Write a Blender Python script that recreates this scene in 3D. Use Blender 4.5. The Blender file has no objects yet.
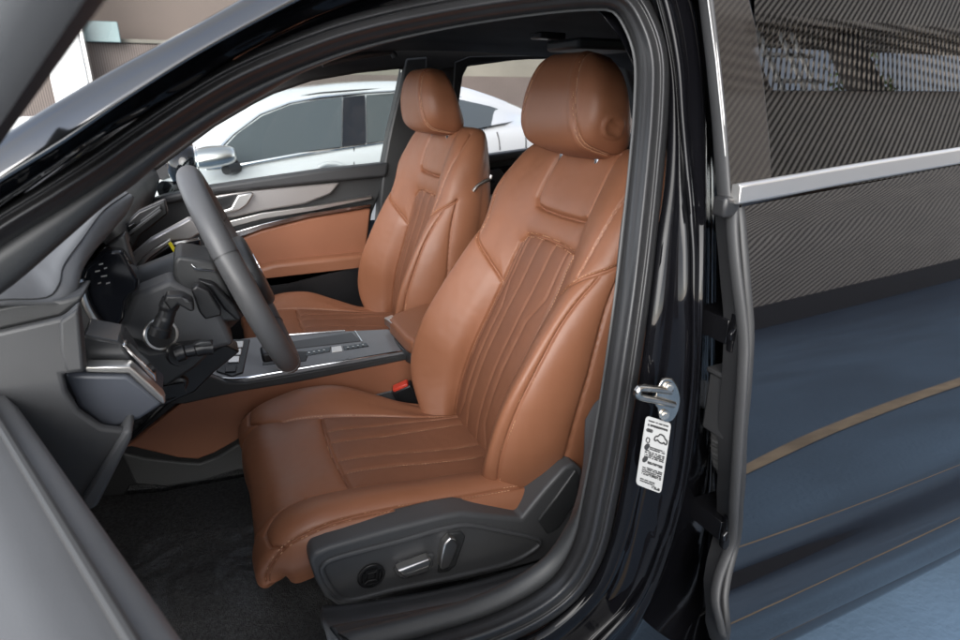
import bpy, bmesh, math, random
import numpy as np
from mathutils import Vector, kdtree
from mathutils import noise as mnoise

random.seed(7); np.random.seed(7)
SC = bpy.context.scene
COL = SC.collection
R = math.radians

# ------------------------------------------------------------------ camera
F = 600.0; PITCH = R(20.5); YAW = R(24.7)          # focal length in px of a 960 wide frame
CAM = np.array([-0.67, -0.45, 1.15])
FW = np.array([math.sin(YAW)*math.cos(PITCH), math.cos(YAW)*math.cos(PITCH), -math.sin(PITCH)])
RT = np.array([math.cos(YAW), -math.sin(YAW), 0.0])
UPV = np.cross(RT, FW)
cd = bpy.data.cameras.new('camera'); cam = bpy.data.objects.new('camera', cd); COL.objects.link(cam)
cam.location = CAM; cam.rotation_euler = (math.pi/2-PITCH, 0, -YAW)
cd.sensor_width = 36.0; cd.lens = 36.0*F/960.0; cd.clip_start = 0.02; cd.clip_end = 500
cd.dof.use_dof = True; cd.dof.focus_distance = 1.05; cd.dof.aperture_fstop = 8.0
SC.camera = cam

# ------------------------------------------------------------------ world, sun, exposure
SUN_EL = R(28); SUN_AZ_VEC = np.array([-0.70, -1.0])   # sun stands behind the camera, a little to the front of the car
w = bpy.data.worlds.new('World'); SC.world = w; w.use_nodes = True
nt = w.node_tree; nt.nodes.clear()
sky = nt.nodes.new('ShaderNodeTexSky'); sky.sky_type = 'NISHITA'; sky.sun_disc = False
sky.sun_elevation = SUN_EL
sky.sun_rotation = math.atan2(SUN_AZ_VEC[0], SUN_AZ_VEC[1])
sky.dust_density = 0.8; sky.air_density = 1.0; sky.ozone_density = 1.0
bg = nt.nodes.new('ShaderNodeBackground'); bg.inputs[1].default_value = 0.15
wo = nt.nodes.new('ShaderNodeOutputWorld')
bw = nt.nodes.new('ShaderNodeRGBToBW'); nt.links.new(sky.outputs[0], bw.inputs[0])
tcw = nt.nodes.new('ShaderNodeTexCoord'); cl = nt.nodes.new('ShaderNodeTexNoise'); cl.inputs['Scale'].default_value = 2.6; cl.inputs['Detail'].default_value = 8
nt.links.new(tcw.outputs['Generated'], cl.inputs['Vector'])
cm = nt.nodes.new('ShaderNodeMapRange'); cm.inputs[1].default_value = .32; cm.inputs[2].default_value = .62; cm.inputs[3].default_value = .45; cm.inputs[4].default_value = .97; nt.links.new(cl.outputs[0], cm.inputs[0])
cw = nt.nodes.new('ShaderNodeVectorMath'); cw.operation = 'SCALE'; cw.inputs[0].default_value = (1.15, 1.17, 1.22); nt.links.new(bw.outputs[0], cw.inputs['Scale'])
mixc = nt.nodes.new('ShaderNodeMix'); mixc.data_type = 'RGBA'; nt.links.new(cm.outputs[0], mixc.inputs[0]); nt.links.new(sky.outputs[0], mixc.inputs[6]); nt.links.new(cw.outputs[0], mixc.inputs[7])
nt.links.new(mixc.outputs[2], bg.inputs[0]); nt.links.new(bg.outputs[0], wo.inputs[0])
sl = bpy.data.lights.new('sun', 'SUN'); sl.energy = 1.0; sl.angle = R(50); sl.color = (1.0, 0.95, 0.88)
sun = bpy.data.objects.new('sun', sl); COL.objects.link(sun)
sd = np.array([SUN_AZ_VEC[0], SUN_AZ_VEC[1], 0.0]); sd /= np.linalg.norm(sd)
sd = sd*math.cos(SUN_EL); sd[2] = math.sin(SUN_EL)
sun.rotation_euler = Vector(sd).to_track_quat('Z', 'Y').to_euler()
SC.view_settings.view_transform = 'Standard'; SC.view_settings.look = 'None'
SC.view_settings.exposure = 1.82; SC.view_settings.gamma = 1.0
SC.render.engine = 'CYCLES'
SC.cycles.max_bounces = 10; SC.cycles.transparent_max_bounces = 16

# ------------------------------------------------------------------ geometry helpers
def ray(px, py): return FW + RT*(px-480)/F - UPV*(py-320)/F
def P(px, py, x=None, y=None, z=None):
    """the point of the sight line that lies on one upright or level plane of the place"""
    d = ray(px, py)
    for a, v in enumerate((x, y, z)):
        if v is not None: return CAM + d*((v-CAM[a])/d[a])
def side_y(z, off=0.0):            # the car's side: upright below the belt, leaning inboard above it
    k = z-0.93
    return off + 0.40*0.5*(k+math.sqrt(k*k+0.012))
def T(px, py, off=0.0):            # sight line met with the car's side, `off` metres inboard of it
    d = ray(px, py); y = 0.1+off
    for _ in range(40):
        p = CAM + d*((y-CAM[1])/d[1]); y = 0.5*y+0.5*side_y(p[2], off)
    return CAM + d*((y-CAM[1])/d[1])
def catmull(pts, n, closed=False):
    p = np.array(pts, float)
    if len(p) == 2 and not closed: return np.array([p[0]+(p[1]-p[0])*t for t in np.linspace(0, 1, n)])
    if closed: q = np.vstack([p[-1], p, p[0], p[1]])
    else: q = np.vstack([2*p[0]-p[1], p, 2*p[-1]-p[-2]])
    m = len(q)-3; out = []
    for i in range(m):
        p0, p1, p2, p3 = q[i:i+4]
        d1 = max(np.linalg.norm(p1-p0)**.5, 1e-5); d2 = max(np.linalg.norm(p2-p1)**.5, 1e-5); d3 = max(np.linalg.norm(p3-p2)**.5, 1e-5)
        m1 = (p1-p0)/d1 - (p2-p0)/(d1+d2) + (p2-p1)/d2
        m2 = (p2-p1)/d2 - (p3-p1)/(d2+d3) + (p3-p2)/d3
        m1 *= d2; m2 *= d2
        for t in np.linspace(0, 1, 16, endpoint=False):
            t2, t3 = t*t, t*t*t
            out.append((2*t3-3*t2+1)*p1 + (t3-2*t2+t)*m1 + (-2*t3+3*t2)*p2 + (t3-t2)*m2)
    if not closed: out.append(p[-1])
    else: out.append(out[0])
    o = np.array(out); s = np.concatenate([[0], np.cumsum(np.linalg.norm(np.diff(o, axis=0), axis=1))])
    tt = np.linspace(0, s[-1], n+1 if closed else n)
    if closed: tt = tt[:-1]
    return np.array([[np.interp(t, s, o[:, k]) for k in range(o.shape[1])] for t in tt])
def poly(pts, n):                   # resample without smoothing
    o = np.array(pts, float); s = np.concatenate([[0], np.cumsum(np.linalg.norm(np.diff(o, axis=0), axis=1))])
    return np.array([[np.interp(t, s, o[:, k]) for k in range(o.shape[1])] for t in np.linspace(0, s[-1], n)])

class MB:
    def __init__(s): s.v = []; s.f = []; s.m = []
    def add(s, vs, fs, mi=0):
        b = len(s.v); s.v.extend([tuple(map(float, v)) for v in vs]); s.f.extend([tuple(b+i for i in f) for f in fs]); s.m.extend([mi]*len(fs))
    def grid(s, g, mi=0, cu=False, cv=False, flip=False):
        nr, nc = len(g), len(g[0]); fs = []
        for i in range(nr if cu else nr-1):
            for j in range(nc if cv else nc-1):
                a, b, c, d = i*nc+j, i*nc+(j+1) % nc, ((i+1) % nr)*nc+(j+1) % nc, ((i+1) % nr)*nc+j
                fs.append((d, c, b, a) if flip else (a, b, c, d))
        s.add([v for r in g for v in r], fs, mi)
    def box(s, c, h, ax=None, mi=0):
        c = np.array(c, float)
        ax = np.eye(3) if ax is None else np.array(ax, float)
        vs = [c+ax[0]*h[0]*i+ax[1]*h[1]*j+ax[2]*h[2]*k for i in (-1, 1) for j in (-1, 1) for k in (-1, 1)]
        s.add(vs, [(0, 1, 3, 2), (4, 6, 7, 5), (0, 4, 5, 1), (2, 3, 7, 6), (0, 2, 6, 4), (1, 5, 7, 3)], mi)
    def prism(s, outline, d, mi=0):
        o = [np.array(p, float) for p in outline]; n = len(o); d = np.array(d, float)
        s.add(o+[p+d for p in o], [tuple(range(n-1, -1, -1)), tuple(range(n, 2*n))]+[(i, (i+1) % n, n+(i+1) % n, n+i) for i in range(n)], mi)
    def tube(s, path, r, n=12, mi=0, prof=None, up=(0, 0, 1), closed=False, cap=True):
        p = np.array(path, float); m = len(p); rr = np.full(m, r) if np.isscalar(r) else np.array(r)
        g = []; last = None
        for i in range(m):
            t = (p[(i+1) % m]-p[i-1]) if closed else p[min(i+1, m-1)]-p[max(i-1, 0)]
            t = t/np.linalg.norm(t)
            if last is None or prof is not None:
                u = np.array(up, float); a = np.cross(t, u)
                if np.linalg.norm(a) < 1e-3: a = np.cross(t, (1, 0, 0))
            else: a = last-t*np.dot(last, t)
            a /= np.linalg.norm(a); b = np.cross(a, t); last = a
            if prof is None: g.append([p[i]+rr[i]*(a*math.cos(k*2*math.pi/n)+b*math.sin(k*2*math.pi/n)) for k in range(n)])
            else: g.append([p[i]+rr[i]*(a*k[0]+b*k[1]) for k in prof])
        s.grid(g, mi, cu=closed, cv=True)
        if cap and not closed:
            b0 = len(s.v)-m*len(g[0]); nn = len(g[0])
            s.f.append(tuple(b0+k for k in range(nn))); s.m.append(mi)
            s.f.append(tuple(b0+(m-1)*nn+k for k in range(nn-1, -1, -1))); s.m.append(mi)
    def disc(s, c, ax, r, h, n=32, mi=0, rin=0.0, dome=0.0):
        """short cylinder or ring, axis ax"""
        c = np.array(c, float); ax = np.array(ax, float)/np.linalg.norm(ax)
        a = np.cross(ax, (0.3, 0.2, 0.9)); a /= np.linalg.norm(a); b = np.cross(ax, a)
        pr = [(rin, 0), (r*.96, 0), (r, h*.15), (r, h*.8), (r*.95, h), (rin+(r-rin)*.1, h+dome)] + ([(rin, h+dome)] if rin else [])
        g = [[c+ax*q[1]+q[0]*(a*math.cos(k*2*math.pi/n)+b*math.sin(k*2*math.pi/n)) for k in range(n)] for q in pr]
        s.grid(g, mi, cu=bool(rin), cv=True)
        if not rin:
            b0 = len(s.v)-n; s.f.append(tuple(b0+k for k in range(n))); s.m.append(mi)
    def build(s, name, mats, parent=None, bevel=0, seg=2, solid=0, sub=0, ang=35, weld=True, off=-1):
        org = np.zeros(3); q = parent
        while q is not None: org += np.array(q.location); q = q.parent
        me = bpy.data.meshes.new(name); me.from_pydata([tuple(np.array(v)-org) for v in s.v], [], s.f)
        mats = mats if isinstance(mats, (list, tuple)) else [mats]
        for m in mats: me.materials.append(m)
        me.polygons.foreach_set('material_index', s.m); me.update()
        bm = bmesh.new(); bm.from_mesh(me)
        if weld: bmesh.ops.remove_doubles(bm, verts=bm.verts, dist=1e-5)
        bmesh.ops.recalc_face_normals(bm, faces=bm.faces)
        bm.to_mesh(me); bm.free()
        me.shade_smooth()
        if ang: me.set_sharp_from_angle(angle=R(ang))
        o = bpy.data.objects.new(name, me); COL.objects.link(o)
        if parent is not None: o.parent = parent
        if solid:
            q = o.modifiers.new('solid', 'SOLIDIFY'); q.thickness = solid; q.offset = off
        if bevel:
            q = o.modifiers.new('bevel', 'BEVEL'); q.width = bevel; q.segments = seg; q.limit_method = 'ANGLE'; q.angle_limit = R(30); q.harden_normals = False
        if sub:
            q = o.modifiers.new('sub', 'SUBSURF'); q.levels = sub; q.render_levels = sub
        return o

def loft(rails, n=60, m=4, smooth=True):
    """rails: list of 3D polylines -> grid; m interpolated rows between rails"""
    g = np.array([catmull(r, n) for r in rails])
    if len(rails) == 2 or not smooth:
        out = []
        for i in range(len(g)-1):
            for t in np.linspace(0, 1, m, endpoint=False): out.append(g[i]*(1-t)+g[i+1]*t)
        out.append(g[-1]); return np.array(out)
    cols = [catmull(g[:, j], m*(len(rails)-1)+1) for j in range(n)]
    return np.array(cols).transpose(1, 0, 2)
def tag(o, label=None, cat=None, group=None, kind=None):
    for k, v in (('label', label), ('category', cat), ('group', group), ('kind', kind)):
        if v: o[k] = v
    return o
def thing(name, loc, label, cat, group=None):
    o = bpy.data.objects.new(name, None); COL.objects.link(o); o.location = loc; o.empty_display_size = .2
    bpy.context.view_layer.update()
    return tag(o, label, cat, group)
def part(name, parent, label=None):
    o = bpy.data.objects.new(name, None); COL.objects.link(o); o.parent = parent; o.empty_display_size = .1
    if label: o['label'] = label
    return o
def L(pts, **k): return [P(a, b, **k) for a, b in pts]
def LT(pts, off): return [T(a, b, off) for a, b in pts]

# ------------------------------------------------------------------ materials
def mat(name, col, rough=0.5, metal=0.0, ior=1.5, coat=0.0, noise=None, bump=None, spec=None):
    m = bpy.data.materials.new(name); m.use_nodes = True; n = m.node_tree; b = n.nodes['Principled BSDF']
    b.inputs['Base Color'].default_value = (*col, 1); b.inputs['Roughness'].default_value = rough
    b.inputs['Metallic'].default_value = metal; b.inputs['IOR'].default_value = ior
    b.inputs['Coat Weight'].default_value = coat
    if spec is not None: b.inputs['Specular IOR Level'].default_value = spec
    tc = n.nodes.new('ShaderNodeTexCoord')
    if noise:                      # (scale, amount): cloudy wear in tone and gloss
        t = n.nodes.new('ShaderNodeTexNoise'); t.inputs['Scale'].default_value = noise[0]; t.inputs['Detail'].default_value = 6
        n.links.new(tc.outputs['Object'], t.inputs['Vector'])
        r = n.nodes.new('ShaderNodeMapRange'); r.inputs[1].default_value = .3; r.inputs[2].default_value = .7
        r.inputs[3].default_value = 1-noise[1]; r.inputs[4].default_value = 1+noise[1]
        n.links.new(t.outputs[0], r.inputs[0])
        x = n.nodes.new('ShaderNodeVectorMath'); x.operation = 'SCALE'; x.inputs[0].default_value = col
        n.links.new(r.outputs[0], x.inputs['Scale']); n.links.new(x.outputs[0], b.inputs['Base Color'])
        r2 = n.nodes.new('ShaderNodeMapRange'); r2.inputs[1].default_value = .3; r2.inputs[2].default_value = .7
        r2.inputs[3].default_value = max(rough-.06, .01); r2.inputs[4].default_value = rough+.06
        n.links.new(t.outputs[0], r2.inputs[0]); 
        if rough > .12: n.links.new(r2.outputs[0], b.inputs['Roughness'])
    if bump:                       # (kind, scale, strength, distance)
        if bump[0] == 'voronoi':
            t = n.nodes.new('ShaderNodeTexVoronoi'); t.feature = 'DISTANCE_TO_EDGE'; t.inputs['Scale'].default_value = bump[1]; o = t.outputs['Distance']
        else:
            t = n.nodes.new('ShaderNodeTexNoise'); t.inputs['Scale'].default_value = bump[1]; t.inputs['Detail'].default_value = 4; o = t.outputs[0]
        n.links.new(tc.outputs['Object'], t.inputs['Vector'])
        u = n.nodes.new('ShaderNodeBump'); u.inputs['Strength'].default_value = bump[2]; u.inputs['Distance'].default_value = bump[3]
        n.links.new(o, u.inputs['Height']); n.links.new(u.outputs[0], b.inputs['Normal'])
    return m
def glass_mat(name, tint, ior=1.5, refl=1.0):
    m = bpy.data.materials.new(name); m.use_nodes = True; n = m.node_tree; n.nodes.clear()
    o = n.nodes.new('ShaderNodeOutputMaterial'); mx = n.nodes.new('ShaderNodeMixShader')
    t = n.nodes.new('ShaderNodeBsdfTransparent'); t.inputs[0].default_value = (*tint, 1)
    g = n.nodes.new('ShaderNodeBsdfGlossy'); g.inputs['Roughness'].default_value = 0.0; g.inputs[0].default_value = (refl, refl, refl, 1)
    f = n.nodes.new('ShaderNodeFresnel'); f.inputs[0].default_value = ior
    n.links.new(f.outputs[0], mx.inputs[0]); n.links.new(t.outputs[0], mx.inputs[1]); n.links.new(g.outputs[0], mx.inputs[2]); n.links.new(mx.outputs[0], o.inputs[0])
    return m
def rib_mat(name, c1, c2, scale, rot=(0, 0, 0), rough=.6):
    """fine ribbed metal cladding"""
    m = bpy.data.materials.new(name); m.use_nodes = True; n = m.node_tree; b = n.nodes['Principled BSDF']
    tc = n.nodes.new('ShaderNodeTexCoord'); mp = n.nodes.new('ShaderNodeMapping'); mp.inputs['Rotation'].default_value = rot
    wv = n.nodes.new('ShaderNodeTexWave'); wv.inputs['Scale'].default_value = scale; wv.inputs['Distortion'].default_value = .15; wv.inputs['Detail'].default_value = 1; wv.bands_direction = 'X'
    rp = n.nodes.new('ShaderNodeValToRGB'); rp.color_ramp.elements[0].position = .3; rp.color_ramp.elements[1].position = .7
    rp.color_ramp.elements[0].color = (*c1, 1); rp.color_ramp.elements[1].color = (*c2, 1)
    nz = n.nodes.new('ShaderNodeTexNoise'); nz.inputs['Scale'].default_value = 1.3; nz.inputs['Detail'].default_value = 5
    mr = n.nodes.new('ShaderNodeMapRange'); mr.inputs[3].default_value = .75; mr.inputs[4].default_value = 1.25
    mu = n.nodes.new('ShaderNodeVectorMath'); mu.operation = 'SCALE'
    n.links.new(tc.outputs['Object'], mp.inputs[0]); n.links.new(mp.outputs[0], wv.inputs[0]); n.links.new(wv.outputs[1], rp.inputs[0])
    n.links.new(tc.outputs['Object'], nz.inputs[0]); n.links.new(nz.outputs[0], mr.inputs[0])
    n.links.new(rp.outputs[0], mu.inputs[0]); n.links.new(mr.outputs[0], mu.inputs['Scale']); n.links.new(mu.outputs[0], b.inputs['Base Color'])
    b.inputs['Roughness'].default_value = rough
    return m

LEATHER = mat('brown_leather', (.258, .105, .054), .45, bump=('voronoi', 420, .32, .0007), noise=(9, .05))
LEATHER_C = mat('perforated_leather', (.200, .080, .041), .55, bump=('voronoi', 520, .5, .0008), noise=(14, .05))
LEATHER_D = mat('brown_trim_leather', (.27, .108, .057), .5, bump=('voronoi', 420, .22, .0006), noise=(7, .05))
THREAD = mat('tan_thread', (.58, .33, .20), .7)
GREY = mat('grey_soft_plastic', (.042, .043, .045), .52, noise=(6, .05), bump=('noise', 900, .2, .0005))
GREY_L = mat('light_grey_leatherette', (.075, .077, .080), .55, noise=(6, .05), bump=('voronoi', 500, .2, .0005))
GREY_D = mat('dark_grey_plastic', (.030, .031, .032), .45, noise=(6, .06), bump=('noise', 900, .25, .0005))
TRIMG = mat('seat_plastic', (.062, .063, .065), .45, noise=(5, .06), bump=('noise', 1100, .3, .0005))
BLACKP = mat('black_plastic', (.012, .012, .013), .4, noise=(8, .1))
GLOSSB = mat('gloss_black', (.006, .006, .007), .06)
PAINT = mat('black_paint', (.004, .004, .005), .03, ior=2.25)
RUBBER = mat('seal_rubber', (.023, .023, .024), .38, noise=(9, .06))
PAINT2 = mat('black_pillar_paint', (.004, .004, .005), .045, ior=1.33)
ALU_W = mat('satin_moulding', (.88, .84, .80), .42, metal=1)
RUBBER_S = mat('light_edge_rubber', (.034, .034, .035), .55, noise=(9, .06))
RUBBER_D = mat('dark_rubber', (.02, .02, .021), .5, noise=(9, .08))
CHROME = mat('chrome', (.82, .82, .82), .12, metal=1)
ALU = mat('brushed_aluminium', (.72, .70, .67), .32, metal=1)
STEEL = mat('zinc_steel', (.60, .57, .52), .22, metal=1, noise=(60, .12))
WOOD = mat('grey_gloss_inlay', (.42, .40, .39), .30, metal=.6, noise=(2, .05))
CARPET = mat('black_carpet', (.040, .040, .041), .95, noise=(170, .6), bump=('noise', 380, 1.0, .004))
HEAD = mat('black_headliner', (.014, .013, .013), .9, noise=(12, .1), bump=('noise', 700, .3, .001))
SCREEN = mat('dark_screen', (.008, .009, .012), .12)
RED = mat('red_button', (.62, .055, .03), .35)
YEL = mat('yellow_tag', (.75, .65, .02), .5)
LABELW = mat('white_label', (.42, .42, .41), .4)
INK = mat('label_ink', (.03, .03, .03), .5)
WHITEC = mat('white_car_paint', (.44, .45, .46), .12, coat=.5)
CLEAR = glass_mat('clear_glass', (.90, .93, .92), ior=1.22)
TINT = glass_mat('rear_tinted_glass', (.40, .42, .38), ior=1.9)
DGLASS = mat('white_car_glass', (.05, .058, .06), .05, ior=1.6)
FILM = mat('clear_plastic_film', (.25, .25, .25), .16, ior=1.9)
# film is really see through
_n = FILM.node_tree; FILM.node_tree.nodes['Principled BSDF'].inputs['Alpha'].default_value = .07

# ================================================================== SETTING
Z0 = 0.10
GROUNDM = mat('blue_grey_concrete', (.078, .125, .185), .75, noise=(2.5, .16), bump=('noise', 60, .4, .004))
b = MB(); n_ = 24
xs = np.linspace(-200, 200, n_)
b.grid([[(x, y, Z0) for x in xs] for y in xs])
tag(b.build('ground', GROUNDM, ang=0), kind='structure')
LINEM = mat('yellow_line_paint', (.36, .27, .18), .7, noise=(9, .25))

def slab(name, x0, x1, y0, y1, z0, z1, m, parent=None, bevel=.01):
    q = MB(); q.box(((x0+x1)/2, (y0+y1)/2, (z0+z1)/2), ((x1-x0)/2, (y1-y0)/2, (z1-z0)/2)); return q.build(name, m, parent, bevel=bevel)

# painted line beside the car (seen only as a reflection in the rear door)
def ground_line(pts, wd):
    c = catmull(pts, 40); q = MB(); g = []
    for i in range(len(c)):
        t = c[min(i+1, 39)]-c[max(i-1, 0)]; t /= np.linalg.norm(t); nn = np.array([-t[1], t[0]])
        g.append([(*(c[i]+nn*wd/2), Z0+.004), (*(c[i]-nn*wd/2), Z0+.004)])
    q.grid(g); return tag(q.build('road_marking', LINEM, ang=0), kind='structure')
ground_line([(0.0, -.33), (.30, -.46), (.63, -.58), (.94, -.68), (1.24, -.73), (1.57, -.76), (1.95, -.76), (2.6, -.74), (4.0, -.66)], .080)

# building behind the camera, mirrored in the rear door and its window
RIB_NEAR = rib_mat('brown_ribbed_cladding', (.12, .088, .064), (.84, .70, .57), 2.9, (0, R(-52), 0))
WALLC = mat('warm_grey_render', (.165, .155, .128), .8, noise=(1.2, .2))
BRN = mat('brown_render', (.135, .108, .092), .8, noise=(1.0, .1))
DARKB = mat('dark_brown_render', (.035, .030, .028), .7, noise=(2, .2))
WHT = mat('white_render', (.80, .80, .78), .7, noise=(1.5, .05))
bn = thing('clad_building', (9, -7, Z0), 'tall building clad in brown ribbed sheets, seen mirrored in the shut rear door', 'building')
q = MB()
for x0, x1, z0, z1 in ((1.5, 25.5, .9, 6.45), (1.5, 25.5, 8.15, 14.9), (1.5, 9.9, 6.451, 8.149), (24, 25.5, 6.451, 8.149)): q.box(((x0+x1)/2, -7.0, (z0+z1)/2), ((x1-x0)/2, .35, (z1-z0)/2))
q.build('wall', RIB_NEAR, bn)
slab('dark_base', 1.4, 25.6, -7.4, -6.6, Z0, .9, DARKB, bn)  # plain dark band along the foot of the ribbed wall
slab('coping', 1.4, 25.6, -7.45, -6.55, 14.9, 15.1, WALLC, bn)

PALE = mat('mirrored_window', (.66, .72, .54), .15, metal=.92, noise=(.5, .3))
slab('parapet', 9.9, 24, -7.3, -7.0, 6.44, 6.75, WALLC, bn)
slab('window_post', 13.05, 13.75, -7.2, -6.8, 6.40, 8.2, DARKB, bn)
fr = MB()
for x in (10.6, 11.25, 11.6): fr.box((x, -6.9, 7.3), (.045, .03, .85))
for z in (6.9, 7.55): fr.box((11.2, -6.9, z), (.75, .03, .035))
fr.build('window_bars', WHT, bn)
q = MB()
for k in range(-14, 90):
    x0 = 9.9+k*.16; q.prism([(x0, -6.56, 6.4), (x0+.035, -6.56, 6.4), (x0+.035+1.2, -6.56, 8.25), (x0+1.2, -6.56, 8.25)], (0, .03, 0))
q.build('sun_screen', RIB_NEAR, bn, weld=False)

# low building on the far side
RIB_FAR = rib_mat('dark_ribbed_cladding', (.075, .058, .05), (.15, .12, .105), 11, (0, 0, 0))
bf = thing('garage_building', (0, 9.5, Z0), 'low brown garage front with a ribbed metal lower wall and a white post', 'building')
YB = 9.5
q = MB(); q.box((7.6, YB+.2, .78), (7.4, .15, .68)); q.build('ribbed_wall', RIB_FAR, bf)
# brown upper wall reaching left, and the beige wall further right
zt = P(100, 43, y=YB)[2]
slab('upper_wall', -4.2, 1.2, YB+.3, YB+.6, .1, 6, BRN, bf)
slab('beige_wall', 1.2, 14, YB+.45, YB+.8, .1, 4.2, WALLC, bf)
q = MB(); a = [P(112, 40, y=YB-.2), P(147, 45, y=YB-.2)]
slab('ribbed_wall', P(30, 90, y=YB)[0]-3, P(150, 60, y=YB)[0]+.9, YB-.15, YB+.0, Z0, zt, RIB_FAR, bf)
slab('wall_cap', P(88, 43, y=YB)[0], P(150, 60, y=YB)[0]+.9, YB-.18, YB+.03, zt, zt+.05, WALLC, bf)
# white post
q = MB(); x0, x1 = P(46, 60, y=YB-.6)[0], P(84, 60, y=YB-.6)[0]
q.box(((x0+x1)/2, YB-.5, 2.6), ((x1-x0)/2, .12, 2.5)); q.build('post', WHT, bf, bevel=.02)
slab('post_edge', x1, x1+.05, YB-.6, YB-.4, Z0, 5.1, ALU, bf)
xa, xb = P(84, 30, y=YB-.3)[0], P(119, 30, y=YB-.3)[0]; za, zb = P(100, 42, y=YB-.3)[2], P(100, 21, y=YB-.3)[2]
slab('pane', xa, xb, YB-.33, YB-.27, za, zb, mat('teal_pane', (.20, .28, .28), .3, noise=(2, .2)), bf)
slab('kerb_wall', P(8, 122, y=YB-.9)[0], P(32, 122, y=YB-.9)[0], YB-1, YB-.6, Z0, P(20, 117, y=YB-.9)[2], WHT, bf)

def tree(loc, h, rad, label):
    t = thing('broadleaf_tree', loc, label, 'tree')
    q = MB(); q.tube([(loc[0], loc[1], loc[2]), (loc[0]+.05, loc[1], loc[2]+h*.3), (loc[0]-.03, loc[1]+.05, loc[2]+h*.6)], [.13, .10, .05], 8)
    for k in range(5):
        a = k*1.3; q.tube([(loc[0], loc[1], loc[2]+h*(.32+.05*k)), (loc[0]+rad*.7*math.cos(a), loc[1]+rad*.7*math.sin(a), loc[2]+h*(.55+.05*k))], [.05, .015], 6)
    q.build('trunk', mat('bark', (.10, .075, .05), .9, noise=(20, .3)), t)
    q = MB(); rng = np.random.RandomState(3)
    cl = [(np.array([loc[0]+rng.normal(0, rad*.5), loc[1]+rng.normal(0, rad*.5), loc[2]+h*(.35+.6*rng.rand())]), rad*(.25+.3*rng.rand())) for _ in range(26)]
    for c, r in cl:
        for _ in range(130):
            d = rng.normal(0, 1, 3); d /= np.linalg.norm(d); p = c+d*r*(.5+.5*rng.rand()); s = .07+.07*rng.rand()
            u = rng.normal(0, 1, 3); u /= np.linalg.norm(u); v = np.cross(u, d); v /= np.linalg.norm(v)+1e-6
            q.add([p-u*s, p+v*s*.5, p+u*s, p-v*s*.5], [(0, 1, 2, 3)])
    q.build('crown', mat('leaves', (.15, .22, .06), .6, noise=(2, .4)), t, ang=0, weld=False)
tree((17.2, -10.5, Z0), 10.5, 1.6, 'green leafy tree behind the clad building, mirrored in the rear window')

# ------------------------------------------------------------------ white car parked alongside
YW = 3.7
wc = thing('parked_car', (0.3, YW+.9, Z0), 'white fastback car parked alongside, seen through the open cabin and far windows', 'car')
def LW(pts, dy=0.0): return [P(a, b, y=YW+dy) for a, b in pts]
# upper silhouette, window line and belt, front to rear; the far half mirrors the near one
roof_px = [(120, 196), (150, 175), (182, 150), (201, 135), (228, 115), (260, 98), (290, 91), (323, 87), (360, 84), (401, 83), (440, 85), (463, 88), (487, 95), (513, 105), (545, 119), (600, 140)]
belt_px = [(120, 200), (150, 186), (182, 179), (205, 174), (232, 169), (262, 165), (290, 160), (323, 155), (360, 150), (401, 144), (440, 138), (463, 134.5), (487, 131.5), (513, 129), (545, 127), (600, 142)]
rf = catmull(LW(roof_px, .30), 80); bl = catmull(LW(belt_px, 0), 80)
WMID = YW+.92
def mirror(g): 
    h = g.copy(); h[..., 1] = 2*WMID-h[..., 1]; return h
base = bl.copy(); base[:, 2] = Z0+.22; base[:, 1] += .04
mid = bl.copy(); mid[:, 2] = bl[:, 2]*.55+.1; mid[:, 1] -= .05
sh = bl.copy(); sh[:, 2] -= .05; sh[:, 1] -= .03
rail = rf.copy(); rail[:, 2] -= .045; rail[:, 1] -= .035
crown = rf.copy(); crown[:, 1] = WMID; crown[:, 2] += .02
half = np.array([base, mid, sh, bl, bl*.5+rail*.5, rail, rf, rf*.6+crown*.4+np.array([0, 0, .012]), crown])
ring = np.array([catmull(half[:, j], 40) for j in range(80)]).transpose(1, 0, 2)
q = MB(); q.grid(ring); q.grid(mirror(ring)); q.grid([rf*0+base, mirror(base)])
q.build('body', WHITEC, wc)
# on-surface helper: the leaning glasshouse plane between belt and roof rail
def WG(px, py, out=.012):
    d = ray(px, py); y = YW
    for _ in range(30):
        p = CAM+d*((y-CAM[1])/d[1])
        j = np.argmin(abs(bl[:, 0]-p[0])); tt = np.clip((p[2]-bl[j, 2])/max(rf[j, 2]-bl[j, 2], .03), 0, 1)
        k = int(np.argmin(abs(ring[:, j, 2]-p[2]) + 10*(np.arange(40) > 31)))
        y = .5*y+.5*(ring[k, j, 1]-out)
    return CAM+d*((y-CAM[1])/d[1])
def wplate(name, px, m, out, parent=wc, n=0, bev=.004, closed=True, th=.01):
    pts = [WG(a, b, out) for a, b in px]
    if n: pts = list(poly(pts+[pts[0]], n))[:-1]
    q = MB(); q.prism(pts, (0, th, 0)); return q.build(name, m, parent)
g1 = [(212, 163), (222, 150), (237, 134), (262, 116), (290, 105), (318, 100), (342, 97.5), (341, 146.5), (300, 152), (262, 159), (240, 162.5)]
wplate('front_window', g1, DGLASS, .040)
wplate('door_pillar', [(343.5, 97.5), (365, 95), (366, 143), (342.5, 146.5)], GLOSSB, .032)
g2 = [(366.5, 95), (400, 93), (440, 95), (441, 132), (400, 137.8), (367.5, 143)]
wplate('rear_window', g2, DGLASS, .030)
g3 = [(446, 97), (463, 100), (490, 106), (517, 115), (524, 118.5), (505, 123), (477, 128.5), (446, 132)]
wplate('quarter_window', g3, DGLASS, .05, th=.06)
q = MB()
q.tube([WG(a, b, .018) for a, b in [(206, 167), (216, 153), (233, 134.5), (260, 114.5), (290, 103), (320, 97.5), (345, 95), (366, 93), (400, 91), (445, 94), (490, 104), (526, 118)]], .011, 8)
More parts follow.
